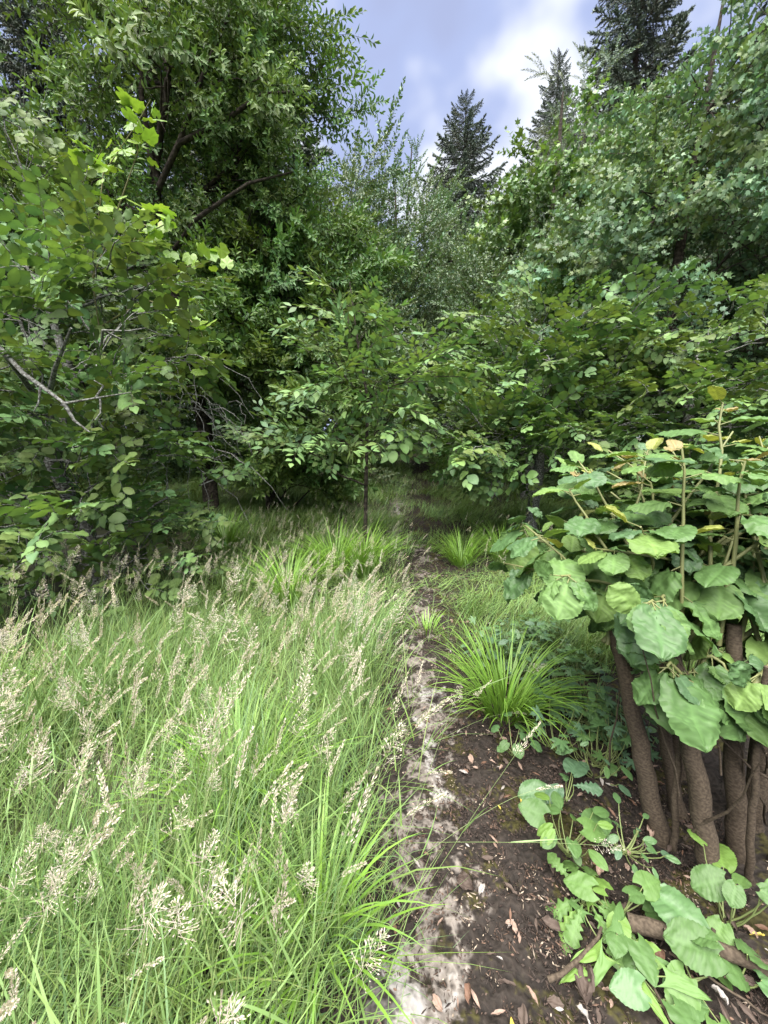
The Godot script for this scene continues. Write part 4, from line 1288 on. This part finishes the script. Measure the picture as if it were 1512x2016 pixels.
	grow("plum_tree", "dense dark plum tree standing behind the quince tree", "tree", B, [V(0, 0, 0), V(0.05, 1.5, 0.0), V(-0.02, 2.8, 0.05), V(0.1, 4.0, 0.0), V(0.1, 5.0, 0)], [0.1, 0.085, 0.065, 0.04, 0.015],
		[[V(0.3, 3.2, 0.2), V(0.8, 0.8, 0.6), 260], [V(-0.1, 4.1, 0.2), V(0.7, 0.6, 0.6), 170], [V(0.9, 2.4, 0.3), V(0.7, 0.7, 0.6), 220], [V(0.4, 1.4, 0.3), V(0.9, 0.8, 0.6), 240], [V(-0.9, 4.8, 0), V(0.7, 0.6, 0.6), 100], [V(1.2, 1.4, -0.2), V(0.8, 0.9, 0.5), 260]],
		b_plum, m_plum, bark_dark, {"twigs": 8, "inner": 0.25, "droop": 0.1})

	# privet-like shrub between plum and sapling
	B = V(-1.38, 0.22, -4.6)
	grow("privet_shrub", "dense shrub with narrow glossy leaves between plum tree and sapling", "shrub", B, [V(0, 0, 0), V(0.05, 0.7, 0.02), V(0.0, 1.4, 0.05), V(0.1, 2.2, 0.0), V(0.1, 2.7, 0)], [0.06, 0.05, 0.04, 0.025, 0.01],
		[[V(0.2, 1.9, 0.3), V(0.5, 0.35, 0.35), 210], [V(-0.3, 2.3, 0.2), V(0.5, 0.4, 0.35), 200], [V(0.3, 2.6, 0.1), V(0.5, 0.35, 0.35), 190], [V(0.45, 1.35, 0.3), V(0.45, 0.35, 0.3), 170], [V(-0.2, 1.5, 0.2), V(0.5, 0.4, 0.3), 160], [V(0.8, 1.9, 0.1), V(0.35, 0.4, 0.3), 140], [V(0.6, 0.85, 0.25), V(0.5, 0.3, 0.3), 120], [V(0.0, 0.8, 0.1), V(0.6, 0.4, 0.3), 130], [V(0.9, 0.62, -0.1), V(0.45, 0.3, 0.3), 110], [V(0.3, 0.45, 0.1), V(0.6, 0.25, 0.25), 100], [V(0.9, 2.6, -0.1), V(0.4, 0.5, 0.3), 120]],
		b_privet, m_privet, bark_dark, {"twigs": 8, "limb": 0.015, "inner": 0.35, "up": 0.35})
	# field maple
	B = V(3.2, 0, -4.7)
	grow("field_maple", "field maple with lobed leaves and slim dark trunk behind the quince shrubs", "tree", B, [V(0, 0, 0), V(0.05, 1.2, 0.0), V(-0.02, 2.4, 0.05), V(0.05, 3.4, 0.0), V(0.1, 4.4, 0), V(0.15, 5.4, 0)], [0.09, 0.075, 0.06, 0.045, 0.03, 0.012],
		[[V(-0.8, 2.9, 0.2), V(0.6, 0.5, 0.5), 260], [V(-0.3, 3.6, 0.1), V(0.7, 0.5, 0.5), 280], [V(0.5, 3.3, 0.3), V(0.7, 0.6, 0.5), 280], [V(0.9, 4.2, 0.2), V(0.8, 0.7, 0.6), 280], [V(0.2, 4.5, 0), V(0.7, 0.6, 0.6), 220], [V(0.9, 2.4, 0.3), V(0.7, 0.5, 0.5), 220], [V(-0.1, 2.4, 0.2), V(0.6, 0.4, 0.4), 180], [V(-0.9, 2.2, 0.0), V(0.6, 0.45, 0.4), 170], [V(0.8, 5.3, 0.1), V(0.8, 0.7, 0.6), 220], [V(1.6, 3.4, 0.2), V(0.6, 0.9, 0.5), 200]],
		b_haw, m_maple, bark_dark, {"twigs": 9, "limb": 0.022, "inner": 0.3, "up": 0.15, "droop": 0.15, "ragged": 0.5, "level": 0.4, "face": 0.9})
	# sycamore-like tree further back
	B = V(3.1, 0, -8.2)
	grow("maple_tree", "bright green maple standing in front of the spruces", "tree", B, [V(0, 0, 0), V(0.05, 2, 0.0), V(-0.02, 4, 0.05), V(0.1, 6, 0.0), V(0.1, 7.2, 0)], [0.12, 0.1, 0.08, 0.05, 0.015],
		[[V(-0.6, 4.4, 0.2), V(0.8, 0.8, 0.7), 280], [V(0.3, 5.2, 0.2), V(0.9, 0.8, 0.7), 300], [V(0.9, 6.2, 0), V(0.9, 0.8, 0.7), 260], [V(0.8, 4.2, 0.2), V(0.9, 0.8, 0.7), 280], [V(0.0, 3.2, 0.2), V(0.9, 0.7, 0.6), 240], [V(-0.8, 3.3, 0), V(0.6, 0.6, 0.5), 160], [V(1.7, 5.2, 0), V(0.9, 0.9, 0.7), 220], [V(1.5, 3.2, 0), V(0.9, 0.9, 0.7), 220]],
		b_maple, m_mapleb, bark_dark, {"twigs": 8, "limb": 0.03, "inner": 0.3, "smin": 1.0, "smax": 1.4, "level": 0.4, "face": 0.8})
	# thicket in the middle
	var mid := [["leafy thin-topped shrub tree standing at the end of the path", V(0.2, 0, -8.2), [[V(0, 1.8, 0.4), V(0.9, 0.6, 0.7), 240], [V(-0.5, 2.8, 0.3), V(0.8, 0.7, 0.6), 230], [V(0.5, 3.0, 0.3), V(0.8, 0.8, 0.6), 240], [V(-0.3, 4.0, 0), V(0.8, 0.8, 0.6), 190], [V(0.6, 4.3, 0), V(0.7, 0.8, 0.6), 160], [V(0.0, 5.2, 0), V(0.7, 0.9, 0.5), 90], [V(0.3, 1.35, 0.9), V(0.8, 0.35, 0.4), 130]], 5.8],
		["dark dense shrub tree standing behind the privet shrub", V(-1.3, 0, -6.9), [[V(0.2, 1.4, 0.4), V(0.9, 0.8, 0.6), 260], [V(0.6, 0.95, 0.5), V(0.7, 0.45, 0.4), 150], [V(0.4, 2.6, 0.3), V(0.8, 0.8, 0.6), 240], [V(-0.6, 2.4, 0.2), V(0.8, 0.9, 0.6), 240], [V(0.2, 3.7, 0), V(0.8, 0.8, 0.6), 220], [V(-0.7, 3.9, 0), V(0.8, 0.9, 0.6), 200], [V(0.4, 4.6, -0.2), V(0.6, 0.6, 0.5), 110]], 4.8],
		["rounded grey green shrub tree between the path end and the maple", V(1.75, 0, -6.9), [[V(-0.2, 1.7, 0.2), V(0.8, 0.6, 0.5), 240], [V(0.5, 2.3, 0.1), V(0.8, 0.6, 0.5), 240], [V(-0.4, 2.7, 0), V(0.7, 0.6, 0.5), 200], [V(0.2, 3.3, 0), V(0.7, 0.5, 0.5), 150], [V(0.6, 1.2, 0.2), V(0.9, 0.6, 0.5), 200], [V(0.3, 0.9, 0.3), V(0.8, 0.4, 0.4), 140]], 3.4]]
	for e in mid:
		var h: float = e[3]
		grow("shrub_tree", e[0], "tree", e[1], [V(0, 0, 0), V(0.05, h * 0.25, 0), V(-0.03, h * 0.5, 0.03), V(0.05, h * 0.8, 0), V(0, h, 0)], [0.07, 0.06, 0.045, 0.03, 0.012], e[2], b_small, m_dull, bark_dark, {"twigs": 9, "limb": 0.022, "inner": 0.25, "up": 0.35, "ragged": 0.6})
	# wispy tops that stand against the sky
	B = V(0.5, 0, -9.6)
	grow("birch_tree", "slender small-leaved tree with uneven tops against the sky", "tree", B, [V(0, 0, 0), V(0.05, 2.5, 0), V(-0.05, 5, 0), V(0.1, 7.3, 0)], [0.08, 0.06, 0.04, 0.012],
		[[V(-0.8, 5.6, 0), V(0.6, 1.1, 0.5), 170], [V(0.2, 6.0, 0), V(0.6, 1.2, 0.5), 170], [V(1.0, 5.0, 0), V(0.7, 1.0, 0.5), 180], [V(0.0, 4.0, 0), V(1.2, 1.0, 0.7), 200], [V(-1.2, 4.6, 0), V(0.5, 1.0, 0.5), 90]],
		b_small, m_dull, bark_dark, {"twigs": 5, "limb": 0.02, "inner": 0.1, "up": 0.5, "ragged": 0.6, "smin": 0.6, "smax": 1.0})
	# silvery willow
	B = V(6.2, 0, -14)
	grow("willow_tree", "silvery willow rising between the spruces", "tree", B, [V(0, 0, 0), V(0.1, 4, 0), V(-0.1, 8, 0), V(0.1, 11.5, 0)], [0.2, 0.16, 0.1, 0.03],
		[[V(-0.2, 10.4, 0), V(1.5, 1.5, 1.2), 260], [V(0.6, 9.0, 0), V(1.8, 1.5, 1.2), 280], [V(-0.8, 8.2, 0), V(1.6, 1.5, 1.2), 240], [V(0.0, 6.4, 0), V(2.0, 1.6, 1.2), 240]],
		b_willow, m_willow, bark_dark, {"twigs": 5, "limb": 0.05, "inner": 0.2, "up": 0.0, "droop": 0.25, "ragged": 0.3, "smin": 0.5, "smax": 0.75, "level": 0.6})
	# woodland closing the view behind
	var back := [V(-6.5, 0, -8.5), V(-4.2, 0, -8.0), V(-3.4, 0, -11.0), V(-1.0, 0, -12.5), V(2.4, 0, -12.5), V(4.6, 0, -11.0), V(5.6, 0, -7.0), V(7.0, 0, -9.5), V(-6.2, 0, -5.6), V(5.4, 0, -4.8), V(9.5, 0, -12.0), V(-8.5, 0, -12.0), V(-2.6, 0, -16.0), V(0.2, 0, -18.0), V(3.0, 0, -17.0), V(5.6, 0, -17.0), V(-5.6, 0, -15.0), V(8.2, 0, -16.0), V(-9.5, 0, -9.0), V(-12.5, 0, -11.0)]
	var tall := [4.5, 3.8, 5.0, 5.5, 5.5, 5.5, 4.4, 6.0, 4.5, 4.4, 8.0, 7.0, 4.0, 4.2, 4.2, 4.4, 4.4, 4.6, 4.6, 5.0]
	var where := ["standing behind the dark plum tree", "in the gap between the plum trees", "in front of the big dark spruce", "behind the dark dense shrub tree", "behind the rounded grey green shrub tree", "behind the bright green maple", "between the field maple and the dark spruce", "between the dark spruce and the drooping spruce", "at the edge of the clearing beside the dark plum tree", "at the edge of the clearing beside the field maple", "beyond the dark spruce at the far corner", "beyond the spruce with bare-tipped branches", "low behind the big dark spruce", "low behind the slender small-leaved tree", "low before the solitary pointed spruce", "low behind the silvery willow", "low behind the spruce with bare-tipped branches", "low at the foot of the drooping spruce", "low beyond the dark plum tree at the clearing edge", "far beyond the dark plum tree"]
	for k in back.size():
		var h: float = tall[k]
		var cl := []
		for j in 8:
			var a := TAU * j / 8.0
			cl.push_back([V(cos(a) * h * 0.2 + rf(-0.2, 0.2), h * rf(0.2, 0.85), sin(a) * h * 0.15), V(h * 0.24, h * 0.17, h * 0.2), 90])
		cl.push_back([V(0, h * 0.9, 0), V(h * 0.18, h * 0.15, h * 0.18), 90])
		cl.push_back([V(0, h * 0.2, h * 0.1), V(h * 0.36, h * 0.2, h * 0.2), 150])
		grow("woodland_tree", "leafy woodland tree " + where[k], "tree", back[k] + V(0, gh(-back[k].z), 0), [V(0, 0, 0), V(0.05, h * 0.3, 0), V(-0.05, h * 0.6, 0), V(0, h, 0)], [0.1, 0.08, 0.05, 0.02], cl, b_small, m_dull, bark_dark, {"twigs": 5, "inner": 0.25, "smin": 1.1, "smax": 1.7, "group": "woodland trees closing the clearing"})

	make_spruce_branches(m_spruce)
	spruce(V(3.6, 0.7, -20), 15.0, 3.5, 3.0, "solitary pointed spruce standing against the clouds behind the thicket", bark_spruce)
	spruce(V(8.4, 0.7, -15.5), 17.5, 3.0, 4.0, "tall drooping spruce rising behind the field maple", bark_spruce)
	spruce(V(8.3, 0.7, -22), 18.1, 2.8, 5.0, "distant spruce tip showing beside the silvery willow", bark_spruce)
	spruce(V(-3.4, 0.3, -10.5), 14.0, 2.5, 3.0, "big dark spruce standing behind the tall plum tree", bark_spruce)
	spruce(V(-6.6, 0.3, -9.0), 11.0, 2.6, 2.5, "spruce with long bare-tipped branches behind the quince tree", bark_spruce)
	spruce(V(7.6, 0.3, -7.6), 11.5, 2.4, 2.0, "dark spruce standing beyond the field maple at the clearing edge", bark_spruce)

	# grape vine scrambling over the quince and plum
	var vroot := thing("grape_vine", V(-1.9, 0, -3.0), "yellow green vine with angular leaves climbing over the plum and quince", "vine")
	var vm := [m_vine, mat("vine_leaf_young", Color(0.24, 0.36, 0.06), 0.45, 0.6), mat("vine_leaf_green", Color(0.17, 0.3, 0.05), 0.45, 0.7)]
	var vmesh := []
	for q in vine: vmesh.push_back((q as MB).mesh(null))
	var vst := mat("vine_stem", Color(0.14, 0.13, 0.05), 0.6)
	var runs := [[V(-0.2, 0.2, -0.1), V(-0.1, 2.2, 0.1), V(0.0, 2.9, 0.0), V(0.3, 3.1, 0.1), V(0.42, 3.25, 0.1)], [V(-0.1, 2.2, 0.1), V(0.2, 2.6, 0.2), V(0.36, 2.9, 0.2), V(0.4, 3.05, 0.3)], [V(-0.1, 2.3, 0.1), V(-0.05, 2.7, 0.2), V(0.05, 2.8, 0.2), V(0.2, 2.85, 0.3)], [V(-0.1, 1.9, 0.1), V(0.3, 2.05, 0.2), V(0.6, 2.2, 0.3), V(0.85, 2.25, 0.3)], [V(0.3, 2.05, 0.2), V(0.6, 1.95, 0.35), V(0.75, 1.8, 0.4), V(0.78, 1.62, 0.4)], [V(0.2, 2.3, 0.2), V(0.4, 2.45, 0.3), V(0.5, 2.4, 0.35), V(0.62, 2.45, 0.35)]]
	for r in runs:
		var vb := MB.new()
		tube(vb, r, taper(0.006, 0.002, r.size() - 1), 5)
		part("vine_stem", vb.mesh(vst), vroot)
		for k in 26:
			var t := rf(0.8 if r[0].y < 1.0 else 0.1, r.size() - 1.02)
			if r[0].y < 1.0: t = rf(1.2, r.size() - 1.02)
			var j := int(t)
			var p: Vector3 = (r[j] as Vector3).lerp(r[j + 1], t - j) + rdir() * 0.09
			var d := (rdir() + V(0.2, -0.2, 0.5)).normalized()
			part("leaf", vmesh[rng.randi() % 3], vroot, frame(d, V(0, 1, 0.3) + rdir() * 0.5, p, rf(0.035, 0.075)), vm[rng.randi() % 3])
	# tangle of dead grey twigs under the quince
	var dead := thing("dead_brushwood", V(-1.25, 0, -2.75), "tangle of bare grey dead twigs hanging between quince and privet", "branches")
	for k in 34:
		var tb := MB.new()
		var a := V(rf(-0.35, 0.1), rf(0.9, 1.75), rf(-0.3, 0.1))
		var e := a + V(rf(-0.1, 0.5), rf(-0.55, -0.1), rf(-0.05, 0.35))
		tube(tb, bend(a, e, V(0.05, 0.06, 0.02), 7, 0.02), taper(rf(0.002, 0.005), 0.001, 7), 4, Color(1, 1, 1), 0.2)
		part("twig", tb.mesh(bark_grey), dead)
	# slatted crate in the shade where the path ends
	var crate := thing("slatted_crate", V(0.55, gh(11.0), -11.0), "dark slatted wooden crate in the shade at the end of the path", "crate")
	var wood := bark("weathered_board", Color(0.05, 0.052, 0.055), Color(0.12, 0.125, 0.13), 0.03)
	for k in 4:
		for s in [-1, 1]:
			var bx := BoxMesh.new()
			bx.size = V(0.42, 0.075, 0.02)
			part("slat", bx, crate, Transform3D(Basis(), V(0, 0.08 + k * 0.1, s * 0.16)), wood)
			var bs := BoxMesh.new()
			bs.size = V(0.02, 0.075, 0.296)
			part("slat", bs, crate, Transform3D(Basis(), V(s * 0.2, 0.083 + k * 0.1, 0)), wood)
	for sx in [-1, 1]:
		for sz in [-1, 1]:
			var bp := BoxMesh.new()
			bp.size = V(0.04, 0.42, 0.04)
			part("post", bp, crate, Transform3D(Basis(), V(sx * 0.165, 0.21, sz * 0.125)), wood)
